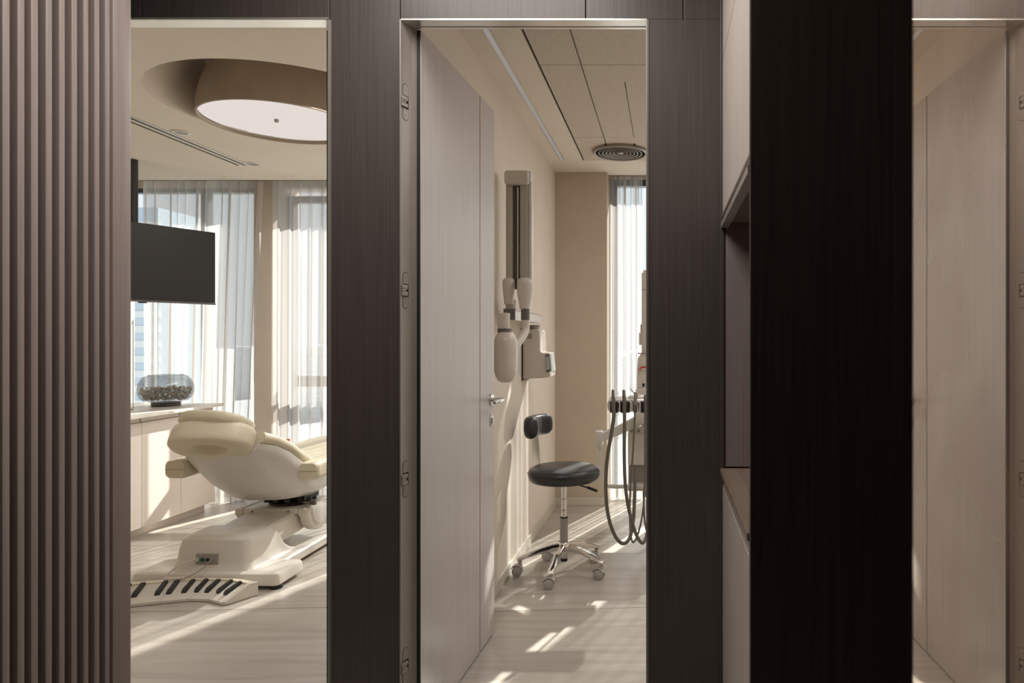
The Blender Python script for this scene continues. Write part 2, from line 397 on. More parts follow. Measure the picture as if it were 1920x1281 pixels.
wall('wall_right', 'veneered wall behind the corridor cabinets', M['veneer'], 0.625, 0.66, -2.1, YF, 0, 2.74)
# lintels above and spandrels beside the windows
wall('wall_back', 'plaster band above the left room windows', M['wall'], -4.72, PL, 5.80, 6.0, 2.62, 2.9)
wall('wall_back', 'plaster band above the right room window', M['wall'], xat(1138,5.48), 2.35, 5.80, 6.0, 2.695, 2.9)
# skirting
sk = thing('baseboard_right', 'pale stone skirting along the left and back walls of the right room', 'baseboard', kind='structure')
bxy('skirting', M['base'], sk, RW, RW+0.012, YB, 5.48, 0, 0.065, bevel=0.002)
bxy('skirting', M['base'], sk, RW+0.012, xat(1138,5.48), 5.468, 5.48, 0, 0.065, bevel=0.002)

# ------------------------------------------------------------------ ceilings
cl_ = struct('ceiling', 'ivory plaster ceiling of the left room with an eccentric round recess', 'ceiling')
HC, HR = (-2.02, 3.71), 0.665
def ceiling_hole():
    m = MB(); bm = m.bm; n = 128
    x0, x1, y0, y1 = -4.72, PL, YB-0.02, 5.40
    inner, outer = [], []
    angs = [2*PI*k/n for k in range(n)] + [math.atan2(cyy-HC[1], cx-HC[0]) % (2*PI) for cx in (x0, x1) for cyy in (y0, y1)]
    angs.sort(); n = len(angs)
    for a in angs:
        dx, dy = math.cos(a), math.sin(a)
        inner.append(bm.verts.new((HC[0]+HR*dx, HC[1]+HR*dy, CL)))
        t = min((x1-HC[0])/dx if dx > 1e-9 else 1e9, (x0-HC[0])/dx if dx < -1e-9 else 1e9, (y1-HC[1])/dy if dy > 1e-9 else 1e9, (y0-HC[1])/dy if dy < -1e-9 else 1e9)
        outer.append(bm.verts.new((HC[0]+t*dx, HC[1]+t*dy, CL)))
    for k in range(n):
        j = (k+1) % n
        bm.faces.new((inner[k], inner[j], outer[j], outer[k]))
    bmesh.ops.recalc_face_normals(bm, faces=bm.faces[:])
    return m
ceiling_hole().build('plaster_sheet', M['ceil'], cl_)
bxy('ceiling_edge', M['ceil'], cl_, -4.72, PL, 5.385, 5.40, CL, 2.80)
bxy('ceiling_slab', M['wall'], cl_, -4.82, PL, YB-0.02, 6.05, 3.05, 3.15)
bxy('pocket_lid', M['ceil'], cl_, -4.72, PL, 5.40, 5.80, 2.80, 2.82)
DC, DR = (-2.215, 3.925), 0.415
def cove():
    m = MB(); n = 128; rings = []
    d0 = math.radians(-82)
    NT = 14
    for t in range(NT+1):
        u = t/NT; ring = []
        for k in range(n):
            a = 2*PI*k/n
            near = (1+math.cos(a-d0))/2
            dep = 0.40*min(1, max(0, (near-0.16)/0.5))**1.4
            px = HC[0]+HR*math.cos(a); py = HC[1]+HR*math.sin(a)
            qx = DC[0]+(DR-0.03)*math.cos(a); qy = DC[1]+(DR-0.03)*math.sin(a)
            steep = max(0, min(1, (near-0.62)/0.25)); pw = 1.6*(1-steep)+0.12*steep
            w = u*u*(3-2*u) if steep < 0.02 else u**pw
            ring.append((px+(qx-px)*u, py+(qy-py)*u, CL + dep*w))
        rings.append(ring)
    m.loft(rings, cap=False); return m
cove().build('recess_cove', M['cove'], cl_, 40)
lamp = thing('ceiling_lamp', 'round bronze drum lamp with glowing pink-white disc in the ceiling recess', 'lamp', (DC[0], DC[1], CL))
prof = [(DR*math.cos(min(1.0, i/12*1.0)*PI/2*0.80), 0.47*math.sin(i/12*PI/2*0.80)) for i in range(13)]
prof = [(DR-0.004, -0.018), (DR, -0.014)] + prof
MB().lathe(prof, (DC[0], DC[1], CL), 96).build('lamp_drum', M['drum'], lamp, 40)
# lip ring and recessed disc
m = MB(); m.loft([[(DC[0]+r*math.cos(2*PI*k/96), DC[1]+r*math.sin(2*PI*k/96), CL+z) for k in range(96)] for r, z in ((DR-0.004,-0.0182),(DR-0.010,-0.0175),(DR-0.012,0.0))], cap=False)
m.build('lamp_rim', M['drum'], lamp, 40)
MB().lathe([(0.0, 0.006), (DR-0.012, 0.006), (DR-0.012, 0.010), (0.0, 0.010)], (DC[0], DC[1], CL), 96).build('lamp_diffuser', M['glow'], lamp)
MB().lathe([(0, -0.012), (0.010, -0.012), (0.012, -0.004), (0.012, 0.004), (0, 0.004)], (-2.235, 3.905, CL), 20).build('lamp_pin', M['mgrey'], lamp, 40)

# slot diffuser and two downlights
sd_ = thing('slot_diffuser', 'long two-slot linear air diffuser set into the left room ceiling', 'air vent', (-3.055, 3.6, CL))
for x0_, x1_, mm in ((-3.106,-3.094,'ceil'),(-3.072,-3.044,'ceil'),(-3.022,-3.006,'alu')):
    bxy('slot_bar', M[mm], sd_, x0_, x1_, 2.6, 4.92, CL-0.005, CL-0.0005)
for x0_, x1_ in ((-3.094,-3.072),(-3.044,-3.022)):
    bxy('slot', M['black'], sd_, x0_, x1_, 2.6, 4.915, CL-0.0035, CL-0.0005)
for (px, py, lab) in ((340, 248, 'small round ceiling downlight nearer the glowing drum lamp'), (473, 307, 'small round ceiling downlight beside the far end of the slot vent')):
    Y = (CL-CAM_H)*1280/(635-py); x = xat(px, Y)
    t = thing('downlight', lab, 'downlight', (x, Y, CL), 'downlights in the left room')
    MB().lathe([(0.036,-0.001),(0.036,-0.004),(0.050,-0.005),(0.054,-0.003),(0.054,-0.0003),(0.036,-0.0003)], (x,Y,CL), 32).build('trim_ring', M['alu'], t, 40)
    MB().lathe([(0,-0.0006),(0.036,-0.0006),(0.036,-0.0020),(0,-0.0020)], (x,Y,CL), 32).build('lens', M['mgrey'], t, 40)

# right room ceiling: plaster field with a recess of acoustic boards
cr_ = struct('ceiling', 'beige plaster ceiling of the right room framing speckled acoustic boards', 'ceiling')
AX0, AY1 = -0.626, 5.12
bxy('plaster_sheet', M['ceil_r'], cr_, RW, AX0-0.008, YB, 5.60, CR, CR+0.05)
bxy('plaster_sheet', M['ceil_r'], cr_, AX0-0.008, 2.35, AY1, 5.60, CR, CR+0.05)
bxy('shadow_groove', M['gap'], cr_, AX0-0.008, AX0+0.004, YB, AY1, CR+0.012, CR+0.05)
bxy('board_backing', M['joint'], cr_, AX0+0.004, 2.35, YB, AY1, CR+0.016, CR+0.05)
def board(x0, x1, y0, y1): bxy('acoustic_board', M['acoustic'], cr_, x0+0.003, x1-0.003, y0+0.002, y1-0.002, CR-0.001, CR+0.016, bevel=0.0015)
bxs = [AX0+0.001, -0.42, 0.18, 0.78, 1.38, 1.98, 2.349]
for y0, y1 in ((YB, 3.33), (3.33, 4.53), (4.53, AY1)):
    for a, b in zip(bxs, bxs[1:]):
        if a == -0.42 and y0 == 3.33:
            MB().prism([(a+0.003,y0+0.002),(b-0.003,y0+0.002),(b-0.003,y1-0.002),(-0.2188,y1-0.002),(-0.2188,3.55),(-0.2232,3.55),(-0.2232,y1-0.002),(a+0.003,y1-0.002)], CR-0.001, CR+0.016).build('acoustic_board', M['acoustic'], cr_)
        else: board(a, b, y0, y1)
bxy('ceiling_slab', M['wall'], cr_, PL, 2.45, YB-0.02, 6.05, 3.05, 3.15)
bxy('ceiling_edge', M['ceil_r'], cr_, RW, 2.35, 5.585, 5.60, CR, 2.86)
ls = thing('linear_light', 'slim flush linear light strip in the right room ceiling', 'light', (-0.785, 3.8, CR))
bxy('light_housing', M['alu'], ls, -0.800, -0.768, YB+0.01, 5.09, CR-0.003, CR-0.0002)
bxy('light_diffuser', M['strip_glow'], ls, -0.795, -0.773, YB+0.015, 5.085, CR-0.0042, CR-0.0024)
# round swirl diffuser
rc = Vector((xat(1163, 4.86), 4.86, CR))
rd = thing('ceiling_diffuser', 'round ceiling air diffuser of concentric rings on the acoustic boards', 'air vent', tuple(rc))
MB().lathe([(0.0,-0.002),(0.175,-0.002),(0.19,-0.004),(0.19,-0.0012),(0.0,-0.0012)], rc, 64).build('backing', M['gap'], rd, 40)
for k, r in enumerate((0.186, 0.152, 0.126, 0.101, 0.076, 0.050)):
    d = -0.024 if k == 0 else -0.021 + 0.0006*k
    MB().lathe([(r-0.005, -0.002),(r-0.004, d),(r+0.003, d-0.0015),(r+0.004, d+0.001),(r-0.001, -0.002)] if k else [(r-0.010,d+0.004),(r-0.006,d),(r+0.004,d-0.001),(r+0.010,d+0.006),(r+0.010,-0.001),(r-0.002,-0.001),(r-0.004,d+0.006)], rc, 64).build('ring', M['jamb'] if k == 0 else M['vent'], rd, 40)
MB().lathe([(0,-0.019),(0.022,-0.019),(0.026,-0.016),(0.024,-0.003),(0,-0.003)], rc, 32).build('hub', M['vent'], rd, 40)
for px in (1135, 1190):
    p = Vector((xat(px, 4.68), 4.68, CR)); MB().lathe([(0,-0.016),(0.005,-0.016),(0.006,-0.001),(0,-0.001)], p, 12).build('fixing_stud', M['black'], rd, 40)

# corridor ceiling
o = MB().box(-2.52, 0.64, -2.2, YF+0.02, TOP, TOP+0.05).build('ceiling', M['veneer_dark']); tag(o, 'dark corridor ceiling above the camera', 'ceiling', kind='structure')

# ------------------------------------------------------------------ door frames
def jamb_profile(side, x):
    """plan profile of the metal jamb; side=+1: jamb standing at the left of its opening"""
    s = side
    return [(x-0.003*s, YF-0.004), (x+0.001*s, YF-0.004), (x+0.001*s, YF+0.004), (x+0.012*s, YF+0.040), (x+0.016*s, YF+0.052), (x+0.024*s, YF+0.060), (x+0.0295*s, YF+0.069), (x+0.0295*s, YF+0.075), (x-0.003*s, YF+0.075)]
df = struct('door_1', 'tall grey-mauve veneered door standing open into the right room', 'door', (RO0, YF, 0))
MB().prism(jamb_profile(1, RO0), 0.0, DOOR_T, 'z').build('jamb', M['jamb'], df, 25)
bxy('jamb_edge', M['edge'], df, RO0-0.0025, RO0+0.0015, YF-0.006, YF-0.003, 0, DOOR_T)
bxy('jamb', M['jamb'], df, RO1-0.001, RO1+0.006, YF-0.003, YB, 0, DOOR_T)
bxy('jamb_edge', M['edge'], df, RO1-0.0025, RO1+0.0015, YF-0.006, YF-0.002, 0, DOOR_T)
bxy('lintel', M['soffit'], df, RO0, RO1, YF-0.003, YF+0.05, DOOR_T, DOOR_T+0.004)
bxy('lintel', M['soffit'], df, RO0+0.02, RO1, YF+0.047, YF+0.06, DOOR_T-0.002, DOOR_T+0.004)
# leaf
H0 = Vector((-0.826, 2.289)); H1 = Vector((-0.787, 3.105)); u = (H1-H0).normalized(); nrm = Vector((u.y, -u.x))
ang = math.atan2(u.y, u.x)
LM = Matrix.Translation((H0.x, H0.y, 0)) @ Matrix.Rotation(ang, 4, 'Z')      # local x along the leaf, local -y = visible face
LW = (H1-H0).length; SEAM = 0.617
bxz = lambda name, mat, par, *a, bevel=0.0, smooth=None: MB().box(*a, bevel=bevel).bm_apply(LM).build(name, mat, par, smooth)
bxz('door_leaf', M['door'], df, 0.0, SEAM-0.004, 0.0, 0.042, 0.006, DOOR_T, bevel=0.001)
bxz('door_stile', M['door'], df, SEAM+0.004, LW, 0.0, 0.042, 0.006, DOOR_T, bevel=0.001)
bxz('door_core', M['gap'], df, 0.004, LW-0.004, 0.004, 0.038, 0.012, DOOR_T-0.004)
bxz('leaf_edge', M['black'], df, -0.004, 0.0, 0.002, 0.04, 0.006, DOOR_T-0.002)
bxy('seal', M['black'], df, RO0+0.006, RO0+0.034, YF+0.078, YF+0.10, 0.0, DOOR_T)
# lever handle and key escutcheon
hx, hz = LW-0.045, zat(750, 3.06)
h = MB().lathe([(0,0),(0.026,0),(0.026,-0.006),(0.024,-0.008),(0,-0.008)], (hx,0,hz), 32, 'y').bm_apply(LM).build('handle', M['steel'], df, 40)
MB().tube([(hx,-0.004,hz),(hx,-0.050,hz)], 0.0095, 16).bm_apply(LM).build('handle_neck', M['steel'], h, 40)
MB().box(hx-0.125, hx+0.012, -0.060, -0.042, hz-0.009, hz+0.009, bevel=0.006, seg=3).bm_apply(LM).build('lever', M['steel'], h, 40)
zz = zat(789, 3.05)
e = MB().lathe([(0,0),(0.016,0),(0.016,-0.004),(0,-0.005)], (0,0,0), 28, 'y').bm_apply(Matrix.Translation((hx,0,zz)) @ Matrix.Diagonal((1.0,1.0,1.6,1.0))).bm_apply(LM).build('keyhole_plate', M['steel'], df, 40)
MB().box(hx-0.004, hx+0.004, -0.0062, -0.0048, zz-0.014, zz+0.012, bevel=0.0006).bm_apply(LM).build('keyhole', M['black'], e)
# concealed hinges: routed plate and knuckles in the jamb
def stadium(x0, x1, z0, z1, n=10):
    r = (x1-x0)/2; cx = (x0+x1)/2; P = []
    for k in range(n+1): a = PI*k/n; P.append((cx+r*math.cos(a), z1-r+r*math.sin(a)))
    for k in range(n+1): a = PI+PI*k/n; P.append((cx+r*math.cos(a), z0+r+r*math.sin(a)))
    return P
jv = (Vector((RO0+0.012, YF+0.040)) - Vector((RO0+0.001, YF+0.004))).normalized()
JM = Matrix.Translation((RO0+0.001, YF+0.004, 0)) @ Matrix.Rotation(math.atan2(jv.y, jv.x), 4, 'Z')   # local x along the jamb face, -y proud of it
for py in (192, 545, 899, 1250):
    z = zat(py, YF+0.02)
    pl = MB().prism(stadium(0.005, 0.0315, z-0.058, z+0.060), -0.0010, 0.004, 'y').bm_apply(JM).build('hinge', M['jamb'], df)
    MB().prism(stadium(0.0035, 0.033, z-0.0597, z+0.0617), -0.0004, 0.003, 'y').bm_apply(JM).build('hinge_gap', M['gap'], pl)
    MB().box(0.006, 0.031, -0.0014, 0.002, z-0.020, z+0.022).bm_apply(JM).build('hinge_pocket', M['gap'], pl)
    for dz, l_ in ((-0.018, 0.024), (0.004, 0.024), (-0.0035, 0.017)):
        MB().box(-0.006, l_, -0.006, -0.0008, z+dz, z+dz+(0.014 if l_ > 0.02 else 0.007), bevel=0.002).bm_apply(JM).build('hinge_knuckle', M['jamb'], pl)
    for dz in (-0.040, 0.045):
        MB().lathe([(0,0),(0.0035,0),(0.003,-0.0012),(0,-0.0012)], (0.018, -0.001, z+dz), 12, 'y').bm_apply(JM).build('hinge_screw', M['mgrey'], pl)

d2 = struct('door_2', 'tall doorway frame of the left room with pale lintel and black seal', 'doorway', (LO1, YF, 0))
bxy('lintel', M['soffit'], d2, LO0, LO1, YF-0.003, YF+0.052, DOOR_T, DOOR_T+0.004)
bxy('lintel_lip', M['edge'], d2, LO0, LO1, YF-0.008, YF-0.003, DOOR_T+0.0005, DOOR_T+0.006)
bxy('jamb_edge', M['edge'], d2, LO1-0.003, LO1+0.0015, YF-0.006, YF-0.002, 0, DOOR_T)
bxy('jamb', M['jamb'], d2, LO1-0.002, LO1+0.006, YF-0.002, YB-0.01, 0, DOOR_T)
bxy('seal', M['black'], d2, xat(612.5, 2.30), xat(612.5, 2.30)+0.045, 2.30, 2.33, 0, zat(57, 2.30))
bxy('seal_holder', M['alu'], d2, xat(611.2, 2.32), xat(612.5, 2.32)+0.02, 2.331, 2.345, 0, zat(57, 2.32))
bxy('jamb', M['jamb'], d2, LO0-0.03, LO0, YF-0.003, YB, 0, DOOR_T)

# ------------------------------------------------------------------ fluted screen at the left
fa = 1.45
sw = struct('wall_left', 'fluted brown timber slat wall in the left foreground', 'slat wall', (-fa, 1.2, 0))
slats = [(-24,-9),(4.7,19.3),(33,47),(58.5,72.5),(86,98.5),(111,122.5),(134.5,145.5),(157,166.7),(177.5,187.3),(197.3,206.3)]
def ys(px): return 1280*fa/(1251-px)
proto = None
for a, b in slats:
    y0, y1 = ys(a), ys(b)
    bxy('slat', M['slat'], sw, -fa-0.030, -fa, y0, y1, 0, TOP, bevel=0.003, smooth=40)
y = ys(-24)
while y > 0.55:
    y -= 0.0345
    bxy('slat', M['slat'], sw, -fa-0.030, -fa, y, y+0.0175, 0, TOP, bevel=0.003, smooth=40)
bxy('slat_backing', M['slat_back'], sw, -fa-0.045, -fa-0.030, -2.1, ys(212), 0, TOP)
bxy('end_post', M['slat'], sw, -fa-0.06, -fa, ys(212), ys(246.5), 0, TOP, bevel=0.004, smooth=40)

# ------------------------------------------------------------------ built-in cabinets at the right
cabx = 0.18
uc = thing('wall_cabinet', 'pale oak upper cabinet beside the right doorway above the open niche', 'cabinet', (cabx, 1.84, 1.7))
y0, y1 = 1.475, YF-0.008
bxy('cabinet_body', M['gap'], uc, cabx+0.02, 0.60, y0, y1, 1.735, TOP-0.001)
bxy('cabinet_underside', M['slat'], uc, cabx+0.004, 0.60, y0, y1, 1.715, 1.735)
for a, b in ((y0, 1.856), (1.859, y1)):
    d = bxy('door', M['cabinet'], uc, cabx, cabx+0.02, a, b, 1.742, 2.243, bevel=0.001)
    MB().prism([(cabx-0.006,1.698),(cabx-0.006,1.714),(cabx+0.003,1.719),(cabx+0.003,1.731),(cabx-0.003,1.736),(cabx-0.003,1.741),(cabx+0.018,1.741),(cabx+0.018,1.698)], a, b, 'y').build('handle', M['alu'], d)
    bxy('door', M['cabinet'], uc, cabx, cabx+0.02, a, b, 2.247, TOP-0.001, bevel=0.001)
nb = thing('niche_panel', 'brown veneer side panel lining the open niche', 'panel', (0.3, YF-0.006, 0.92))
bxy('lining', M['slat'], nb, cabx+0.010, 0.60, YF-0.008, YF-0.001, 0.925, 1.714)
wt = MB().box(cabx-0.008, 0.60, y0, y1, 0.902, 0.920, bevel=0.0015).build('worktop', M['cab_top']); tag(wt, 'brown oak worktop of the open niche above the base cabinet', 'worktop')
bc = thing('base_cabinet', 'pale oak base cabinet with recessed metal grip channel under the niche worktop', 'cabinet', (cabx, 1.84, 0))
bxy('cabinet_body', M['gap'], bc, cabx+0.02, 0.60, y0, y1, 0.06, 0.901)
MB().prism([(cabx+0.001,0.862),(cabx+0.018,0.862),(cabx+0.018,0.9015),(cabx+0.010,0.9015),(cabx+0.010,0.872),(cabx+0.001,0.868)], y0, y1, 'y').build('grip_channel', M['alu'], bc)
for a, b in ((y0, 1.510), (1.514, 1.632), (1.637, y1)):
    bxy('door', M['cabinet'], bc, cabx, cabx+0.02, a, b, 0.07, 0.860, bevel=0.001)
bxy('plinth', M['cabinet'], bc, cabx+0.03, 0.60, y0, y1, 0.0, 0.06)
gb = MB().box(0.177, 0.62, 1.450, 1.471, 0.0, TOP-0.001, bevel=0.0012).build('gable_panel', M['veneer_dark']); tag(gb, 'end panel of the built-in cabinets facing the corridor, veneer darkened as shade', 'panel')
mp_ = struct('wall_right', 'polished bronze-tinted mirror panel at the right edge reflecting the open door', 'mirror panel', (0.154, 0.0, 0))
bxy('mirror_panel', M['mirror'], mp_, 0.154, 0.162, -1.4, 0.4275, 0.0, TOP)
bxy('mirror_backing', M['veneer_dark'], mp_, 0.162, 0.60, -1.4, 0.425, 0.0, TOP)

# ------------------------------------------------------------------ windows and sheer curtains
M['frame'] = base_mat('slate_window_frame', (0.10,0.115,0.13), 0.4, 0.3)
def window(name, label, x0, x1, ztop, mull, trans):
    w = struct(name, label, 'window', ((x0+x1)/2, WINY, 0))
    y0, y1 = WINY-0.04, WINY+0.04; f = 0.055
    bxy('frame_rail', M['frame'], w, x0, x1, y0, y1, ztop, ztop+f, bevel=0.003)
    bxy('frame_rail', M['frame'], w, x0, x1, y0, y1, 0.0, f, bevel=0.003)
    xs = [x0] + mull + [x1]
    for x in xs:
        a = max(x0, x-f/2); bxy('frame_stile', M['frame'], w, a, a+f if x < x1 else x1, y0, y1, f, ztop, bevel=0.003)
    for t in trans: bxy('transom', M['frame'], w, x0+f, x1-f, y0+0.005, y1-0.005, t[0], t[1], bevel=0.003)
    for a, b in zip(xs, xs[1:]):
        bxy('pane', M['pane'], w, a+0.02, b-0.02, WINY-0.004, WINY+0.004, f/2, ztop+0.02)
    return w
window('window_1', 'floor-to-ceiling window behind the left sheer curtain of the left room', -4.72, xat(476,5.62), 2.585, [-3.95], [])
window('window_2', 'tall window with a low transom behind the right sheer curtain of the left room', xat(512,5.62), PL, 2.50, [-2.15], [(0.93,1.02)])
window('window_3', 'tall window of the right room beside the pillar wall', xat(1138,5.48), 2.35, 2.64, [0.02, 1.35], [])

def curtain(name, label, x0t, x0b, x1t, x1b, y, z0, z1, folds, amp, seed, hem=0.10, grp=None, mat=None, mod=None):
    rnd = random.Random(seed); mat = mat or M['sheer']
    root = thing(name, label, 'curtain', ((x0b+x1b)/2, y, 0), grp)
    nx = folds*14
    ph = [rnd.uniform(0, 2*PI) for _ in range(6)]
    def P(u_, v_):
        # uneven folds: pleat phase wobbles along the width and loosens towards the floor
        s = u_*folds + 0.22*math.sin(2*PI*u_*2.3+ph[0]) + 0.16*math.sin(2*PI*u_*5.1+ph[1]) + 0.10*(1-v_)*math.sin(2*PI*u_*7+ph[2])
        a = amp*(0.75+0.35*math.sin(2*PI*u_*3.7+ph[3]))*(1.0-0.25*v_)*(mod(u_) if mod else 1.0)
        w = math.sin(2*PI*s); w = math.copysign(abs(w)**0.75, w)
        yy = y + a*w + 0.25*a*math.sin(4*PI*s+ph[4]) + 0.012*(1-v_)*math.sin(2*PI*u_*1.7+ph[5])
        xx = (x0b+(x1b-x0b)*u_)*(1-v_) + (x0t+(x1t-x0t)*u_)*v_ + 0.45*a*math.sin(4*PI*s)*0.5
        return (xx, yy)
    def sheet(za, zb, nz, nm, mat):
        m = MB(); rows = []
        for j in range(nz+1):
            z = za+(zb-za)*j/nz; v_ = (z-z0)/(z1-z0)
            rows.append([(*P(i/nx, v_), z) for i in range(nx+1)])
        m.loft(rows, cap=False, closed=False); return m.build(nm, mat, root, 180)
    sheet(z0+hem, z1, 12, 'cloth', mat); sheet(z0, z0+hem, 2, 'hem', M['hem'])
    MB().box(min(x0t,x1t)-0.01, max(x0t,x1t)+0.01, y-0.012, y+0.012, z1, z1+0.02).build('curtain_track', M['alu'], root)
    return root
curtain('sheer_curtain', 'ivory sheer curtain left of the tan pillar, behind the sideboard and screen', xat(264,5.54), xat(266,5.54), xat(501,5.54), xat(473,5.54), 5.54, 0.008, 2.76, 12, 0.045, 3)
curtain('sheer_curtain', 'ivory sheer curtain right of the tan pillar, behind the dental chair', xat(511,5.54), xat(511,5.54), -1.30, -1.32, 5.54, 0.008, 2.76, 22, 0.045, 11)
curtain('sheer_curtain', 'unseen thin sheer leaf added by the partition wall to streak the left room sun', -1.27, -1.27, -1.03, -1.03, 5.55, 0.008, 2.76, 5, 0.034, 12, mat=M['sheer_thin'])  # unseen leaf added so its folds break the sun band into streaks
curtain('sheer_curtain', 'thin flat sheer curtain edge in the right room against the pillar wall', xat(1143,5.69), xat(1143,5.69), -0.20, -0.20, 5.69, 0.008, 2.80, 5, 0.026, 21, mat=M['sheer_thin'])
curtain('sheer_curtain', 'denser sheer curtain in the right room behind the delivery unit post', -0.180, -0.170, 0.15, 0.15, 5.68, 0.008, 2.80, 5, 0.036, 22, mat=M['sheer_dense'])
curtain('sheer_curtain', 'unseen short sheer panel added so sun passes over it onto the door', 0.215, 0.215, 0.40, 0.40, 5.68, 0.008, 2.27, 3, 0.034, 24, mat=M['sheer_dense'])  # added out of view; its low top lets a sun patch reach the door
curtain('sheer_curtain', 'unseen sheer curtain at the right end of the right room window, set off to leave a sun gap', 0.56, 0.56, 2.28, 2.28, 5.70, 0.008, 2.80, 20, 0.036, 23, mat=M['sheer_dense'])  # unseen; starts late to leave a gap for the sun strip on the floor

# ------------------------------------------------------------------ hazy city far below
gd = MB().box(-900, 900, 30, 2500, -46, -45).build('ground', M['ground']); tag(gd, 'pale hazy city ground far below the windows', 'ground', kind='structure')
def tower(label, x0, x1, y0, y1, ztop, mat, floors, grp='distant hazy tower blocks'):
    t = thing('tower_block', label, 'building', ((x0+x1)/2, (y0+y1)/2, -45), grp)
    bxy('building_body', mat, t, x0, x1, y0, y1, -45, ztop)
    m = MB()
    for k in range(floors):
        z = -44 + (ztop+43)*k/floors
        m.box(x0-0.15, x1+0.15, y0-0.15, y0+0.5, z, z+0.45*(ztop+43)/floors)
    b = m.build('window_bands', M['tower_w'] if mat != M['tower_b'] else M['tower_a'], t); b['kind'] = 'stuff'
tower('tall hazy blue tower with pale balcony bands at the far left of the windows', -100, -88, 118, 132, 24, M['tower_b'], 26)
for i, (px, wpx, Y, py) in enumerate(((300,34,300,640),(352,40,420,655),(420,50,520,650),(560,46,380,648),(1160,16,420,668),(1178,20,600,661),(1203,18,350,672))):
    tower(['pale hazy tower behind the left curtain just right of the blue tower', 'pale hazy tower behind the left curtain under the television', 'widest pale hazy tower behind the left curtain near the tan pillar', 'pale hazy tower behind the curtain right of the tan pillar', 'small hazy tower beside the edge of the pillar wall', 'farthest small hazy tower in the middle of the right window', 'small hazy tower beside the upright post of the delivery unit'][i],
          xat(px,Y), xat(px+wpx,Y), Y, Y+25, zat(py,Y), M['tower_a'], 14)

# ------------------------------------------------------------------ television on a ceiling pole
R0 = Vector((xat(404,5.17), 5.17)); dirs = Vector((0.447, 0.894)).normalized(); L0 = R0 - dirs*0.97
tvz0, tvz1 = 1.34+0.256, 1.34+0.802
tv = thing('television', 'flat black television hung on a black ceiling pole above the sideboard', 'television', (L0.x, L0.y, tvz0))
ta = math.atan2(dirs.y, dirs.x); TM = Matrix.Translation((L0.x, L0.y, 0)) @ Matrix.Rotation(ta, 4, 'Z')   # local -y faces the chair
MB().box(0, 0.97, 0.0, 0.028, tvz0, tvz1, bevel=0.004).bm_apply(TM).build('tv_case', M['blackmetal'], tv, 40)
MB().box(0.006, 0.964, -0.0015, 0.004, tvz0+0.016, tvz1-0.006).bm_apply(TM).build('tv_screen', M['screen'], tv)
MB().box(0.0, 0.97, -0.004, 0.003, tvz0-0.002, tvz0+0.012, bevel=0.002).bm_apply(TM).build('tv_chin', M['dgrey'], tv)
MB().box(0.46, 0.51, -0.006, 0.01, tvz0-0.010, tvz0-0.001, bevel=0.002).bm_apply(TM).build('sensor', M['black'], tv)
MB().box(0.25, 0.72, 0.028, 0.060, tvz0+0.10, tvz1-0.14, bevel=0.01).bm_apply(TM).build('tv_bulge', M['blackmetal'], tv)
pc = TM @ Vector((0.47, 0.105, 0))
MB().lathe([(0,tvz0+0.12),(0.034,tvz0+0.12),(0.034,CL-0.012),(0.034,CL-0.001),(0,CL-0.001)], (pc.x, pc.y, 0), 28).build('ceiling_pole', M['blackmetal'], tv, 40)
MB().box(0.40, 0.54, 0.058, 0.10, tvz0+0.18, tvz1-0.18, bevel=0.004).bm_apply(TM).build('pole_bracket', M['blackmetal'], tv)

# ------------------------------------------------------------------ sideboard
SX, SY1 = -3.545, 5.35
sb = thing('sideboard', 'long pale pink-beige sideboard along the left wall under the television', 'sideboard', (-3.87, 4.2, 0))
SY0 = 2.75
bxy('sideboard_carcass', M['side_cab'], sb, -4.195, SX-0.022, SY0, SY1-0.004, 0.06, 0.810)
bxy('sideboard_plinth', M['side_cab'], sb, -4.195, SX-0.055, SY0, SY1-0.04, 0.0, 0.062)
ds = [SY1-0.372*k for k in range(8)]
for k, (b, a) in enumerate(zip(ds, ds[1:])):
    bxy('sideboard_door', M['side_cab'], sb, SX-0.019, SX, a+0.002, b-0.0015, 0.064, 0.772, bevel=0.0015)
    bxy('sideboard_rail', M['side_cab'], sb, SX-0.032, SX-0.012, a+0.006, b-0.004, 0.776, 0.8095, bevel=0.001)
bxy('end_panel', M['side_cab'], sb, -4.195, SX-0.022, SY1-0.004, SY1, 0.06, 0.81)
ct = MB().box(-4.195, xat(421,SY1+0.02), SY0-0.01, SY1+0.02, 0.812, 0.832, bevel=0.002).build('worktop', M['counter']); tag(ct, 'pale stone worktop lying on the pink-beige sideboard', 'worktop')

# smoked glass bowl of pebbles
vc = Vector((xat(311.5,5.16), 5.16, 0.832))
vz = thing('glass_bowl', 'round smoked-glass bowl vase half full of pebbles on the worktop', 'vase', tuple(vc))
k_ = 0.178
prof_o = [(0.0,0.002),(0.092,0.0),(0.096,0.006),(0.093,0.020),(0.100,0.030),(0.140,0.040),(0.164,0.062),(0.176,0.095),(0.178,0.130),(0.172,0.170),(0.156,0.205),(0.132,0.226),(0.112,0.233)]
prof_i = [(0.110,0.231),(0.130,0.223),(0.153,0.203),(0.169,0.169),(0.175,0.130),(0.173,0.096),(0.161,0.064),(0.138,0.044),(0.0,0.040)]
MB().lathe(prof_o+prof_i, vc, 64).build('bowl', M['smoked'], vz, 60)
MB().lathe([(0.108,0.2325),(0.112,0.236),(0.117,0.234),(0.114,0.2305)], vc, 64).build('bowl_rim', M['smoked'], vz, 60)
MB().lathe([(0.0,0.0005),(0.088,0.0005),(0.093,0.010),(0.090,0.020),(0.094,0.028),(0,0.028)], vc, 48).build('bowl_foot', M['dgrey'], vz, 40)
m = MB(); rnd = random.Random(5)
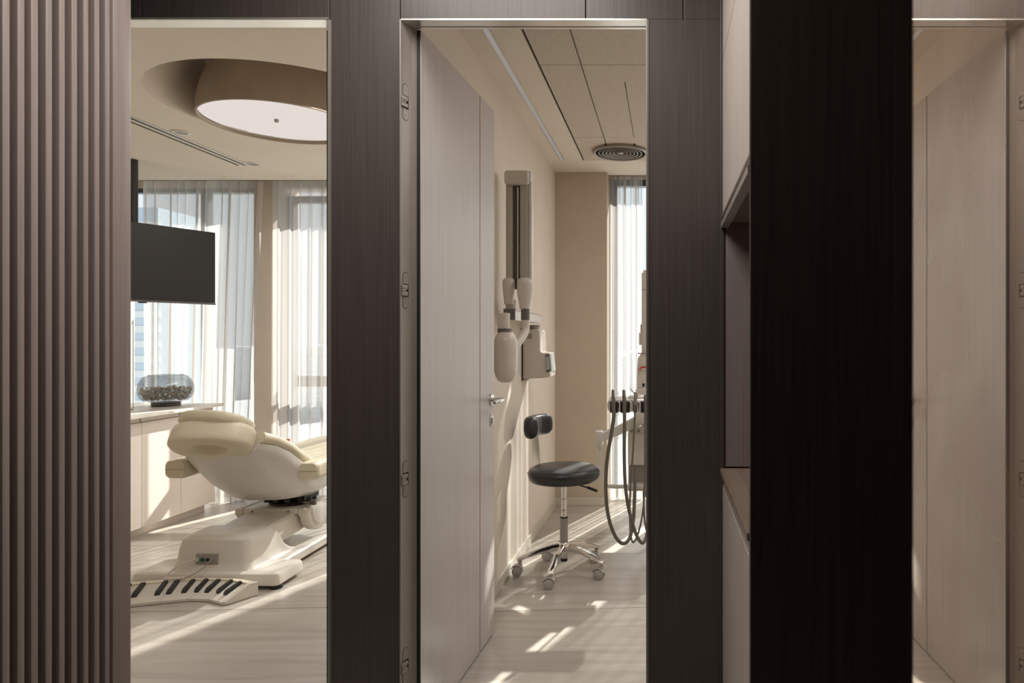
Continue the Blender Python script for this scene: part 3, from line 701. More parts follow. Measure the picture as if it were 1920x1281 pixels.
for k in range(380):
    zz_ = 0.052 + 0.085*rnd.random()
    rr = (0.135 + 0.03*min(1,(zz_-0.05)/0.05) - 0.012)*math.sqrt(rnd.random() if k % 2 else 0.80+0.2*rnd.random()); a = rnd.uniform(0, 2*PI)
    if rr < 0.05 and zz_ < 0.10: continue
    s_ = rnd.uniform(0.009, 0.015)
    r_ = bmesh.ops.create_icosphere(m.bm, subdivisions=1, radius=1.0)
    mt = Matrix.Translation(vc+Vector((rr*math.cos(a), rr*math.sin(a), zz_))) @ Matrix.Rotation(rnd.uniform(0,6), 4, (rnd.random(),rnd.random(),rnd.random()+0.1)) @ Matrix.Diagonal((s_, s_*rnd.uniform(0.6,1), s_*rnd.uniform(0.5,0.9), 1))
    bmesh.ops.transform(m.bm, matrix=mt, verts=r_['verts'])
o = m.build('pebbles', M['pebble'], None, 50); tag(o, 'grey-brown pebbles heaped inside the smoked-glass bowl', 'pebbles', kind='stuff')

tp = thing('slim_tap', 'slim metal rod standing on the worktop at the left edge of the view', 'tap', (xat(249.2,4.85), 4.85, 0.832))
x_ = xat(249.6,4.85)
MB().tube([(x_-0.012,4.85,zat(607,4.85)),(x_-0.002,4.85,zat(606,4.85)),(x_,4.85,zat(612,4.85)),(x_,4.85,0.90),(x_+0.001,4.85,0.86),(x_-0.008,4.85,0.834)], 0.0032, 10, 4).build('tap_rod', M['steel'], tp, 50)
MB().lathe([(0,0),(0.014,0),(0.014,0.006),(0.006,0.012),(0,0.012)], (x_-0.010,4.85,0.832), 20).build('tap_base', M['steel'], tp, 40)

# ------------------------------------------------------------------ dental chair
CX, CY = -2.43, 4.30
dc = thing('dental_chair', 'cream leather dental chair reclined with its headrest towards the doorway', 'dental chair', (CX, CY, 0))
def C(x, y, z): return Vector((CX+x, CY+y, z))
# floor skirt: wide front foot, narrower spine running back
def rrect(cx, cy, hx_, hy_, r, z, n=6, taper=0.0):
    P = []
    for (sx, sy, a0) in ((1,1,0),(-1,1,PI/2),(-1,-1,PI),(1,-1,3*PI/2)):
        for k in range(n+1):
            a = a0+PI/2*k/n; P.append((cx+sx*(hx_-r)+r*math.cos(a), cy+sy*(hy_-r)+r*math.sin(a), z))
    return P
def slab(cx, cy, hx_, hy_, r, zs):
    """stack of rounded rectangles; zs: (z, inset)"""
    return MB().loft([[C(*p) for p in rrect(cx, cy, hx_-i, hy_-i, max(0.004, r-i), z)] for z, i in zs])
slab(-0.035, -0.535, 0.395, 0.135, 0.030, ((0.022,0.004),(0.028,0.0),(0.070,0.002),(0.082,0.010),(0.088,0.030))).build('base_skirt', M['white_warm'], dc, 35)
slab(0.0, 0.15, 0.245, 0.60, 0.05, ((0.022,0.004),(0.028,0.0),(0.066,0.003),(0.078,0.015),(0.082,0.035))).build('base_plate', M['white_warm'], dc, 35)
for sx in (-0.40, 0.33): MB().lathe([(0,0),(0.030,0),(0.032,0.008),(0.026,0.024),(0,0.024)], C(sx+0.0,-0.63,0), 20).build('foot', M['black'], dc, 40)
for sx in (-0.2, 0.2): MB().lathe([(0,0),(0.030,0),(0.032,0.008),(0.026,0.024),(0,0.024)], C(sx,0.68,0), 20).build('foot', M['black'], dc, 40)
# box housing with a sloping rear
def housing():
    R = []
    for z, hxx, y0, y1 in ((0.074,0.245,-0.645,-0.15),(0.095,0.218,-0.622,-0.20),(0.13,0.205,-0.612,-0.24),(0.20,0.198,-0.604,-0.28),(0.245,0.186,-0.594,-0.32),(0.262,0.165,-0.572,-0.35),(0.267,0.13,-0.54,-0.39)):
        R.append([C(*p) for p in rrect(-0.035, (y0+y1)/2, hxx, (y1-y0)/2, 0.045, z)])
    return MB().loft(R)
housing().build('base_housing', M['white_warm'], dc, 38)
# lift arm
MB().loft([[C(x*w, y, z+dz) for x, dz in ((-1,-h),(-1,h-0.015),(-0.9,h),(0.9,h),(1,h-0.015),(1,-h))] for y, z, w, h in ((-0.42,0.195,0.145,0.06),(-0.25,0.205,0.150,0.063),(-0.05,0.215,0.150,0.063),(0.20,0.235,0.150,0.06))]).build('lift_arm', M['white_warm'], dc, 30)
# carriage: flat deck with a lip and round side cheeks
MB().box(*[CX-0.165, CX+0.165], CY-0.12, CY+0.24, 0.262, 0.298, bevel=0.006).build('carriage_deck', M['white_warm'], dc, 30)
bxy('carriage_gap', M['gap'], dc, CX-0.155, CX+0.155, CY-0.117, CY+0.2, 0.258, 0.262)
for sx in (-1, 1):
    ck = MB().prism([(CY-0.12,0.297),(CY-0.12,0.262)]+[(CY+0.05+0.150*math.cos(a), 0.265+0.135*math.sin(a)*1.0) for a in [PI+PI*k/14 for k in range(1,14)]]+[(CY+0.20,0.28),(CY+0.19,0.305)], CX+sx*0.165-(0.0 if sx > 0 else 0.055), CX+sx*0.165+(0.055 if sx > 0 else 0.0), 'x', bevel=0.008).build('carriage_cheek', M['white_warm'], dc, 35)
    MB().prism([(CY+0.05+0.105*math.cos(a), 0.262+0.095*math.sin(a)) for a in [PI+PI*k/14 for k in range(15)]]+[(CY+0.155,0.285),(CY-0.055,0.285)], CX+sx*0.222-0.004, CX+sx*0.222+0.004, 'x', bevel=0.003).build('cheek_cover', M['white'], ck, 35)
for sx in (-0.11, 0.11): MB().lathe([(0,0),(0.006,0),(0.005,-0.003),(0,-0.003)], C(sx,-0.121,0.281), 14, 'y').build('deck_screw', M['dgrey'], dc, 40)
# black swivel bearing
sv = MB().lathe([(0,0.297),(0.125,0.297),(0.135,0.304),(0.135,0.314),(0.120,0.322),(0,0.322)], C(0.04,0.06,0), 40).build('swivel_bearing', M['black'], dc, 40)
MB().box(CX-0.075, CX+0.16, CY-0.03, CY+0.15, 0.320, 0.352, bevel=0.004).build('swivel_block', M['black'], sv)
for (x, y, z, r, l) in ((-0.06,-0.045,0.322,0.022,0.03),(0.0,-0.055,0.322,0.018,0.03),(0.07,-0.055,0.322,0.02,0.032),(0.135,-0.03,0.318,0.013,0.035)):
    MB().lathe([(0,0),(r,0),(r,l),(0,l)], C(x,y,z), 18).build('swivel_bolt', M['blackmetal'], sv, 40)
MB().tube([C(0.13,-0.02,0.315), C(0.225,-0.05,0.318)], 0.006, 10).build('lock_rod', M['steel'], sv, 40)
MB().lathe([(0,-0.017),(0.014,-0.014),(0.017,0),(0.014,0.014),(0,0.017)], C(0.20,-0.05,0.340), 16).build('lock_knob', M['black'], sv, 50)
MB().box(CX+0.205, CX+0.245, CY-0.062, CY-0.04, 0.305, 0.336, bevel=0.004).build('lock_block', M['dgrey'], sv)

# upholstered backrest, seat and legrest over a white shell
path = [(-0.64,0.785),(-0.58,0.772),(-0.50,0.743),(-0.40,0.693),(-0.27,0.613),(-0.14,0.538),(0.02,0.505),(0.20,0.495),(0.38,0.505),(0.55,0.525),(0.75,0.54),(0.90,0.545)]
def tangent(i):
    a = path[max(0,i-1)]; b = path[min(len(path)-1,i+1)]
    t = Vector((b[0]-a[0], b[1]-a[1])).normalized(); return t, Vector((-t.y, t.x))
def pad_ring(i, half, th, n=10, lift=0.0):
    t, nn = tangent(i); y, z = path[i]; P = []; r = th*0.5
    sec = []
    for k in range(n+1): a = -PI/2+PI*k/n; sec.append((half-r+r*math.cos(a), r+r*math.sin(a)))
    for k in range(n+1): a = PI/2+PI*k/n; sec.append((-half+r+r*math.cos(a), r+r*math.sin(a)))
    for x, v in sec: P.append(C(x, y+nn.x*(v+lift), z+nn.y*(v+lift)))
    return P
half_b = [0.20,0.235,0.265,0.282,0.287,0.288,0.288,0.285,0.278,0.262,0.235,0.19]
MB().loft([pad_ring(i, half_b[i], 0.062) for i in range(1,6)]).build('backrest', M['cream'], dc, 40)
MB().loft([pad_ring(i, half_b[i]-0.004, 0.064) for i in range(5,9)]).build('seat', M['cream'], dc, 40)
MB().loft([pad_ring(i, half_b[i], 0.060) for i in range(8,12)]).build('legrest', M['cream'], dc, 40)
def hull_ring(i, half, dp, n=22):
    t, nn = tangent(i); y, z = path[i]; P = []
    for k in range(n+1):
        a = PI*k/n; c_, s_ = math.cos(a), math.sin(a)
        x = half*math.copysign(abs(c_)**0.62, c_); v = -dp*abs(s_)**0.85
        P.append(C(x, y+nn.x*v, z+nn.y*v))
    return P
dps = [0.045,0.075,0.112,0.145,0.172,0.180,0.168,0.145,0.120,0.075,0.05,0.035]
MB().loft([hull_ring(i, half_b[i]-0.008-(0.02 if i < 2 else 0), dps[i]) for i in range(1,12)]).build('chair_shell', M['white'], dc, 45)
# headrest: a fat oval ring pad and a thinner cushion above it, both tilted with the back
def torus_pad(hx_, hy_, th, hole, n=48):
    R = []
    prof = [(hole*0.0,0.044),(hole*0.55,0.046),(hole*0.85,0.030),(hole,0.004),(hole+0.10,0.0),(0.84,0.0),(0.93,0.005),(0.98,0.015),(1.0,th*0.28),(1.0,th*0.70),(0.985,th*0.86),(0.94,th*0.96),(0.86,th),(0.4,th+0.008),(0.0,th+0.01)]
    for f, z in prof:
        f = max(f, 0.002); ring = []
        for k in range(n):
            a = 2*PI*k/n; c_, s_ = math.cos(a), math.sin(a); e_ = 0.86 if f > 0.6 else 1.0
            ring.append(Vector((hx_*f*math.copysign(abs(c_)**e_, c_), hy_*f*math.copysign(abs(s_)**e_, s_), z)))
        R.append(ring)
    return R
def tilted(rings, c, ax, az=0.0):
    mt = Matrix.Translation(C(*c)) @ Matrix.Rotation(az, 4, 'Z') @ Matrix.Rotation(ax, 4, 'X')
    return [[mt @ p for p in r] for r in rings]
hr = MB().loft(tilted(torus_pad(0.208, 0.122, 0.128, 0.44), (-0.008,-0.668,0.746), math.radians(-36), math.radians(5))).build('headrest', M['cream'], dc, 60)
MB().loft(tilted(torus_pad(0.188, 0.140, 0.066, 0.02), (-0.028,-0.590,0.846), math.radians(-27), math.radians(-6))).build('head_cushion', M['cream'], dc, 60)
MB().tube([C(0.02,-0.60,0.815), C(0.02,-0.54,0.785), C(0.0,-0.46,0.74)], 0.03, 14, 4).build('headrest_stem', M['white'], dc, 40)
# armrests
def armrest(sx, c, hl):
    m = MB(); R = []
    for y, s_ in ((-hl,0.86),(-hl+0.012,0.97),(-hl+0.03,1.0),(hl-0.05,0.95),(hl-0.012,0.8),(hl,0.6)):
        R.append([C(c[0]+p[0]*s_, c[1]+y, c[2]+p[1]*s_) for p in [(q[0],q[1]) for q in rrect(0,0,0.060,0.052,0.030,0)]])
    m.loft(R); a = m.build('armrest', M['cream'], dc, 40)
    MB().box(CX+c[0]-0.055, CX+c[0]+0.055, CY+c[1]-hl-0.0012, CY+c[1]-hl+0.002, c[2]-0.001, c[2]+0.001).build('armrest_seam', M['mgrey'], a)
    MB().tube([C(c[0]-sx*0.04, c[1]+0.0, c[2]), C(sx*0.22, c[1]+0.06, c[2])], 0.021, 16).build('arm_peg', M['mgrey'], a, 40)
    return a
armrest(-1, (-0.305,-0.40,0.612), 0.11)
armrest(1, (0.318,-0.12,0.560), 0.17)
MB().box(CX+0.255, CX+0.262, CY-0.40, CY-0.375, 0.735, 0.765).bm_apply(Matrix.Identity(4)).build('red_tag', M['red'], dc)
# connector plate on the housing
sp = MB().box(*[CX-0.115, CX+0.005], CY-0.618, CY-0.602, 0.118, 0.178, bevel=0.004).build('socket_plate', M['mgrey'], dc)
for dx, r, mm in ((-0.075,0.012,'green'),(-0.048,0.009,'black'),(-0.026,0.011,'mgrey')):
    MB().lathe([(0,0),(r,0),(r*0.9,-0.006),(0,-0.007)], C(dx,-0.618,0.147), 20, 'y').build('socket', M[mm], sp, 40)
MB().box(CX-0.112, CX-0.094, CY-0.632, CY-0.617, 0.140, 0.156, bevel=0.003).build('plug', M['xray'], sp)
MB().tube([C(-0.112,-0.628,0.148), C(-0.15,-0.66,0.140), C(-0.19,-0.70,0.11), C(-0.195,-0.725,0.085), C(-0.165,-0.715,0.078)], 0.0045, 10, 6).build('cable', M['xray'], sp, 60)
MB().tube([C(-0.026,-0.625,0.146), C(-0.045,-0.665,0.115), C(-0.085,-0.71,0.088), C(-0.125,-0.730,0.080)], 0.0028, 8, 6).build('cable', M['mgrey'], sp, 60)
MB().tube([C(-0.20,-0.725,0.080), C(-0.10,-0.715,0.080)], 0.010, 12).build('cable_joint', M['xray'], sp, 40)

# ------------------------------------------------------------------ foot control shaped like a piano keyboard
fk = thing('foot_control', 'curved white foot control with black piano-style keys on the floor before the chair', 'foot control', (-2.60, 3.50, 0))
front = [(-3.02,3.290),(-2.86,3.345),(-2.70,3.392),(-2.555,3.440),(-2.43,3.475),(-2.33,3.468),(-2.235,3.425)]
back  = [(-3.09,3.455),(-2.90,3.515),(-2.735,3.560),(-2.585,3.598),(-2.425,3.615),(-2.285,3.605),(-2.155,3.560)]
def lerp2(a, b, t): return (a[0]+(b[0]-a[0])*t, a[1]+(b[1]-a[1])*t)
for i in range(6):
    f0, f1, b0, b1 = front[i], front[i+1], back[i], back[i+1]
    f0, f1 = lerp2(f0, f1, 0.006), lerp2(f0, f1, 0.994); b0, b1 = lerp2(b0, b1, 0.006), lerp2(b0, b1, 0.994)
    R = []
    for f, b in ((f0,b0),(f1,b1)):
        q = lerp2(f, b, 0.78)
        R.append([(f[0],f[1],0.003),(f[0],f[1],0.016),(q[0],q[1],0.066),(b[0],b[1],0.068),(b[0],b[1],0.003)])
    MB().loft(R).build('key_segment', M['white_warm'], fk, 20)
    q0, q1 = lerp2(f0,b0,0.80), lerp2(f1,b1,0.80)
    MB().loft([[(q[0],q[1],0.064),(q[0],q[1],0.074),(b[0],b[1],0.074),(b[0],b[1],0.064)] for q, b in ((q0,b0),(q1,b1))]).build('rear_rail', M['cream'], fk, 20)
    # black keys lying on the slope
    for t in ((0.25,0.75) if i < 2 else (0.12,0.78) if i == 2 else (0.12,0.62) if i == 3 else (0.04,0.55) if i == 4 else (0.12,0.62)):
        fp, bp = lerp2(f0,f1,t), lerp2(b0,b1,t); d = Vector((f1[0]-f0[0], f1[1]-f0[1])).normalized()*0.012
        a, e_ = lerp2(fp,bp,0.26), lerp2(fp,bp,0.80)
        za, ze = 0.016+0.05*0.26/0.78, 0.016+0.05*0.80/0.78
        R = []
        for q, z, hh in ((a, za, 0.012), (lerp2(a,e_,0.12), za+(ze-za)*0.12, 0.018), (e_, ze, 0.012)):
            R.append([(q[0]-d.x,q[1]-d.y,z-0.003),(q[0]-d.x*0.8,q[1]-d.y*0.8,z+hh),(q[0]+d.x*0.8,q[1]+d.y*0.8,z+hh),(q[0]+d.x,q[1]+d.y,z-0.003)])
        MB().loft(R).build('black_key', M['leather'], fk, 20)
e0, e1 = front[-1], back[-1]
MB().loft([[(e0[0]+dx,e0[1],0.003),(e0[0]+dx,e0[1],0.018),(lerp2(e0,e1,0.75)[0]+dx,lerp2(e0,e1,0.75)[1],0.074),(e1[0]+dx,e1[1],0.072),(e1[0]+dx,e1[1],0.003)] for dx in (0.0,0.022)]).build('end_cap', M['white_warm'], fk, 20)
MB().loft([[(x,y,z) for x,y in ((-3.0,3.32),(-2.6,3.45),(-2.43,3.50),(-2.26,3.45),(-2.19,3.56),(-2.43,3.60),(-2.74,3.545),(-3.05,3.44))] for z in (0.0,0.004)]).build('rubber_sole', M['black'], fk)

# ------------------------------------------------------------------ wall-mounted x-ray with folded arm
xr = thing('dental_xray', 'pale grey wall-mounted x-ray unit with folded arm and bottle-shaped tube head', 'x-ray unit', (RW, 4.1, 1.4))
def rr2(cx, cz, hx_, hz_, r, n=5):
    return [(p[0], p[1]) for p in rrect(cx, cz, hx_, hz_, r, 0, n)]
def yprism(pts, y0, y1, bevel=0.0): return MB().prism(pts, y0, y1, 'y', bevel)
# control box on the wall, its display on a nose that juts into the room
YX = 4.22
bx0, bx1, bx2 = xat(983,YX), xat(1014,YX), xat(1033,YX)
zb, zm, zt = zat(713,YX), zat(663,YX), zat(622,YX)
MB().prism([(RW+0.006,zat(711,YX)),(bx1+0.014,zat(709,YX)),(bx2-0.004,zat(707,YX)),(bx2-0.012,zm+0.004),(xat(1016,YX),zm+0.006),(xat(1013,YX),zm+0.012),(xat(1012,YX),zt+0.004),(xat(1007,YX),zt+0.012),(RW+0.006,zt+0.012)], YX, YX+0.20, 'y', bevel=0.006).build('control_box', M['xray'], xr, 30)
bxy('wall_plate', M['black'], xr, RW+0.0005, RW+0.007, YX-0.004, YX+0.21, zb-0.004, zt)
for k in range(4): bxy('vent_slot', M['dgrey'], xr, xat(987,YX), xat(997,YX), YX-0.0015, YX+0.004, zat(626.5+2.5*k,YX)-0.002, zat(626.5+2.5*k,YX)+0.002)
dp = MB().prism([(xat(1022.5,YX),zat(665,YX)),(xat(1030,YX),zat(664,YX)),(xat(1033.2,YX),zat(696,YX)),(xat(1025,YX),zat(699,YX))], YX-0.003, YX+0.004, 'y').build('display_bezel', M['dgrey'], xr)
MB().prism([(xat(1023.0,YX),zat(669,YX)),(xat(1029.6,YX),zat(668,YX)),(xat(1031.8,YX),zat(692,YX)),(xat(1025,YX),zat(694,YX))], YX-0.0045, YX-0.002, 'y').build('display', M['lcd'], dp)
MB().prism([(bx2-0.0125,zm),(bx2-0.0095,zm),(bx2+0.001,zat(697,YX)),(bx2-0.002,zat(697,YX))], YX+0.02, YX+0.18, 'y').build('screen_glass', M['lcd'], dp)
# swivel knuckle over the box and the horizontal arm that runs towards the doorway
kx = xat(998,YX)+0.004; kz = zat(608,YX)
MB().lathe([(0,-0.030),(0.030,-0.030),(0.034,-0.022),(0.034,-0.006),(0.030,-0.004),(0,-0.004)], (kx,YX+0.05,kz), 28).build('swivel_collar', M['mgrey'], xr, 40)
MB().lathe([(0,-0.075),(0.026,-0.075),(0.030,-0.03),(0,-0.03)], (kx,YX+0.05,kz), 24).build('swivel_neck', M['xray'], xr, 40)
YN = 3.60
ax0, ax1 = xat(945,YN), xat(966,YN)
MB().loft([[(x0,y,1.437),(x0,y,z1-0.01),(x0+0.008,y,z1),(x1-0.008,y,z1),(x1,y,z1-0.01),(x1,y,1.437)] for x0, x1, y, z1 in ((ax0,ax1,YN+0.002,1.494),(ax0,ax1,3.70,1.494),(kx-0.042,kx+0.042,YX,1.492),(kx-0.042,kx+0.042,YX+0.09,1.488))]).build('horizontal_arm', M['xray'], xr, 30)
bxy('arm_end_cap', M['dgrey'], xr, ax0-0.001, ax1+0.001, YN-0.012, YN+0.004, 1.440, 1.497, bevel=0.002)
# folded arms: two uprights side by side, joined by a cap at the top, bulbs at the bottom
nx0 = xat(956,YN)
MB().lathe([(0,1.494),(0.030,1.494),(0.029,1.520),(0.027,1.522),(0.029,1.524),(0.031,1.545),(0,1.545)], (nx0,YN+0.03,0), 24).build('lower_post', M['xray'], xr, 40)
def bulb(cx, zt_, zb_, wt, wb, y):
    R = []
    for f, wf_ in ((0,0.45),(0.03,0.75),(0.10,0.95),(0.30,1.0),(0.55,0.92),(0.80,0.72),(1.0,0.60)):
        z = zt_+(zb_-zt_)*f; w = wt*wf_ if f < 0.6 else wt*wf_+(wb-wt*0.6)*(f-0.6)/0.4
        R.append([(cx+p[0]*w, y+p[1]*0.030*min(1,wf_+0.1), z) for p in [(math.cos(2*PI*k/24), math.sin(2*PI*k/24)) for k in range(24)]])
    return MB().loft(R)
bulb(xat(954,YN), zat(521,YN), zat(571,YN), 0.033, 0.024, YN).build('elbow', M['xray'], xr, 50)
Y2 = 3.575
bulb(xat(984,Y2), zat(521,Y2), zat(580,Y2), 0.042, 0.026, Y2).build('elbow', M['xray'], xr, 50)
ztop = zat(341,YN)
MB().box(xat(949,YN), xat(961.5,YN), YN-0.012, YN+0.05, zat(530,YN), ztop+0.03, bevel=0.006).build('folded_arm', M['xray_strip'], xr, 40)
MB().box(xat(975.5,YN), xat(990.5,YN), YN-0.012, YN+0.05, zat(530,YN), ztop+0.03, bevel=0.006).build('folded_arm', M['xray_strip'], xr, 40)
MB().box(xat(990.6,YN), xat(997.5,YN), YN-0.004, YN+0.05, zat(525,YN), ztop+0.045, bevel=0.006).build('arm_flank', M['white'], xr, 40)
MB().box(xat(961,YN), xat(976,YN), YN+0.016, YN+0.045, zat(542,YN), ztop+0.02).build('arm_channel', M['dgrey'], xr)
MB().tube([(xat(970.5,YN),YN+0.010,zat(540,YN)),(xat(970.5,YN),YN+0.010,zat(350,YN))], 0.006, 12).build('spring_rod', M['chrome'], xr, 40)
R = []
for y, s_ in ((YN-0.030,0.90),(YN-0.022,1.0),(YN+0.045,1.0),(YN+0.055,0.92)):
    cx_, cz_ = xat(970.5,YN), zat(334.5,YN)
    R.append([(cx_+p[0]*s_, y, cz_+p[1]*s_) for p in rr2(0,0,0.065,0.037,0.016)])
MB().loft(R).build('top_cap', M['xray'], xr, 35)
MB().box(xat(991,YN), xat(997,YN), YN-0.02, YN+0.04, zat(341,YN), zat(322,YN), bevel=0.005).build('cap_flank', M['white'], xr, 40)
# second arm down to the tube head
sx_ = xat(985,Y2)
MB().lathe([(0,zat(579,Y2)),(0.0225,zat(579,Y2)),(0.026,zat(560,Y2)),(0,zat(560,Y2))], (sx_,Y2,0), 24).build('upper_neck', M['xray'], xr, 40)
MB().lathe([(0,zat(600,Y2)),(0.0225,zat(600,Y2)),(0.0225,zat(578,Y2)),(0,zat(578,Y2))], (sx_,Y2,0), 24).build('dark_band', M['dgrey'], xr, 40)
YH = 3.42
yk = MB().tube([(sx_,Y2,zat(600,Y2)),(sx_,Y2,zat(617,Y2)),(xat(981,3.55),3.55,zat(628,3.55)),(xat(966,3.48),3.48,zat(650,3.48)),(xat(958,3.46),3.46,zat(664,3.46))], [0.0215,0.0215,0.022,0.022,0.02], 18, 5).build('tube_yoke', M['xray'], xr, 50)
MB().lathe([(0,0),(0.0035,0),(0.0035,-0.002),(0,-0.002)], (xat(977.5,3.53),3.528,zat(616,3.53)), 12, 'y').build('yoke_screw', M['black'], yk, 40)
hx0 = xat(948.5,YH)
zf = lambda py: zat(py, YH)
prof = [(0.0,zf(717.5)),(0.022,zf(717)),(0.038,zf(714)),(0.050,zf(706)),(0.0565,zf(694)),(0.0585,zf(675)),(0.0595,zf(655)),(0.0585,zf(641)),(0.052,zf(633)),(0.042,zf(626)),(0.036,zf(623)),(0,zf(623))]
MB().lathe(prof, (hx0-0.001,YH,0), 40).build('tube_head', M['xray'], xr, 35)
MB().lathe([(0,zf(624)),(0.0345,zf(624)),(0.0345,zf(616.5)),(0,zf(616.5))], (hx0-0.007,YH,0), 32).build('dark_band', M['dgrey'], xr, 40)
MB().lathe([(0,zf(617)),(0.0300,zf(617)),(0.0315,zf(588)),(0.0285,zf(587)),(0.027,zf(592)),(0,zf(592))], (hx0-0.011,YH,0), 32).build('tube_collimator', M['xray'], xr, 40)

# ------------------------------------------------------------------ stool
SXC, SYC = xat(1057.5,3.90), 3.90
st = thing('dental_stool', 'black leather saddle stool with curved backrest and chrome five-star base', 'stool', (SXC, SYC, 0))
S = lambda x, y, z: Vector((SXC+x, SYC+y, z))
zs = lambda py: zat(py, SYC)
MB().lathe([(0,0.528),(0.158,0.528),(0.186,0.532),(0.198,0.544),(0.203,0.566),(0.201,0.586),(0.192,0.600),(0.170,0.610),(0.10,0.614),(0,0.612)], S(0,0,0), 64).build('seat', M['leather'], st, 35)
MB().lathe([(0.2005,0.577),(0.2055,0.579),(0.2005,0.581)], S(0,0,0), 64).build('seat_piping', M['leather'], st, 40)
MB().lathe([(0,0.514),(0.05,0.514),(0.12,0.524),(0.12,0.529),(0,0.529)], S(0,0,0), 32).build('seat_plate', M['blackmetal'], st, 40)
MB().lathe([(0,zs(975)),(0.0145,zs(975)),(0.0145,0.49),(0.018,0.50),(0.018,0.518),(0,0.518)], S(0,0,0), 24).build('gas_piston', M['chrome'], st, 40)
for py in (935, 956): MB().lathe([(0.0145,zs(py)-0.0015),(0.0153,zs(py)),(0.0145,zs(py)+0.0015)], S(0,0,0), 24).build('piston_ring', M['black'], st, 40)
MB().lathe([(0,0.115),(0.0235,0.115),(0.0235,zs(972)),(0.020,zs(970.5)),(0,zs(970.5))], S(0,0,0), 32).build('gas_column', M['mgrey'], st, 40)
MB().lathe([(0,zs(970.8)),(0.0225,zs(970.8)),(0.0225,zs(969.3)),(0,zs(969.3))], S(0,0,0), 32).build('column_cap', M['black'], st, 40)
MB().lathe([(0,0.088),(0.020,0.088),(0.023,0.10),(0.028,0.115),(0.034,0.15),(0.030,0.172),(0.024,0.178),(0,0.178)], S(0,0,0), 32).build('base_hub', M['chrome'], st, 40)
MB().lathe([(0,0.070),(0.019,0.070),(0.020,0.088),(0,0.089)], S(0,0,0), 24).build('hub_plug', M['black'], st, 40)
MB().tube([S(0.03,-0.02,0.520), S(0.10,-0.06,0.514), S(0.16,-0.09,0.502)], 0.004, 10, 3).build('height_lever', M['blackmetal'], st, 40)
MB().tube([S(0.145,-0.083,0.507), S(0.200,-0.112,0.494)], 0.0075, 12).build('lever_grip', M['black'], st, 40)
# backrest: curved padded bar on a flat steel bracket
bl = []
br_c = [(-0.178,-0.060),(-0.182,-0.02),(-0.176,0.035),(-0.162,0.085),(-0.135,0.135),(-0.105,0.170)]
bzc = zs(797)
def bar_ring(p, d, hw, hh):
    n = 20; nx_, ny_ = -d[1], d[0]
    R = []
    for k in range(n):
        a = 2*PI*k/n; c_, s_ = math.cos(a), math.sin(a)
        u_ = hw*math.copysign(abs(c_)**0.7, c_); v_ = hh*math.copysign(abs(s_)**0.7, s_)
        R.append(S(p[0]+nx_*u_, p[1]+ny_*u_, bzc+v_))
    return R
# backrest curve in plan: open arc behind the sitter, near end towards the doorway
ctrl = [(-0.185,0.050),(-0.207,0.080),(-0.217,0.125),(-0.214,0.175),(-0.198,0.225),(-0.168,0.268),(-0.130,0.300)]
arc = []
for i in range(len(ctrl)-1):
    for q in range(3): arc.append((ctrl[i][0]+(ctrl[i+1][0]-ctrl[i][0])*q/3, ctrl[i][1]+(ctrl[i+1][1]-ctrl[i][1])*q/3))
arc.append(ctrl[-1])
bzc = zat(801, 4.02)
rings = []; na = len(arc)-1
for k, p in enumerate(arc):
    a_, b_ = arc[max(0,k-1)], arc[min(na,k+1)]; d = Vector((b_[0]-a_[0], b_[1]-a_[1])).normalized()
    e_ = min(k, na-k); s_ = (0.72, 0.93, 1.0)[min(e_,2)]
    rings.append(bar_ring(p, d, 0.040*s_, 0.063*s_))
BKR = MB().loft(rings).build('backrest', M['leather'], st, 50)
R = []
for (x, y, z) in ((-0.10,0.085,0.522),(-0.168,0.138,0.522),(-0.186,0.152,0.540),(-0.190,0.155,0.62),(-0.196,0.152,0.72),(-0.205,0.148,0.80)):
    R.append([S(x+0.027*cx_-0.003*cy_, y+0.027*cy2-0.003*sy_, z) for cx_, cy_, cy2, sy_ in ((0.95,-0.3,-0.3,0.95),(0.95,0.3,-0.3,-0.95),(-0.95,0.3,0.3,-0.95),(-0.95,-0.3,0.3,0.95))])
MB().loft(R).build('back_bracket', M['steel'], st, 40)
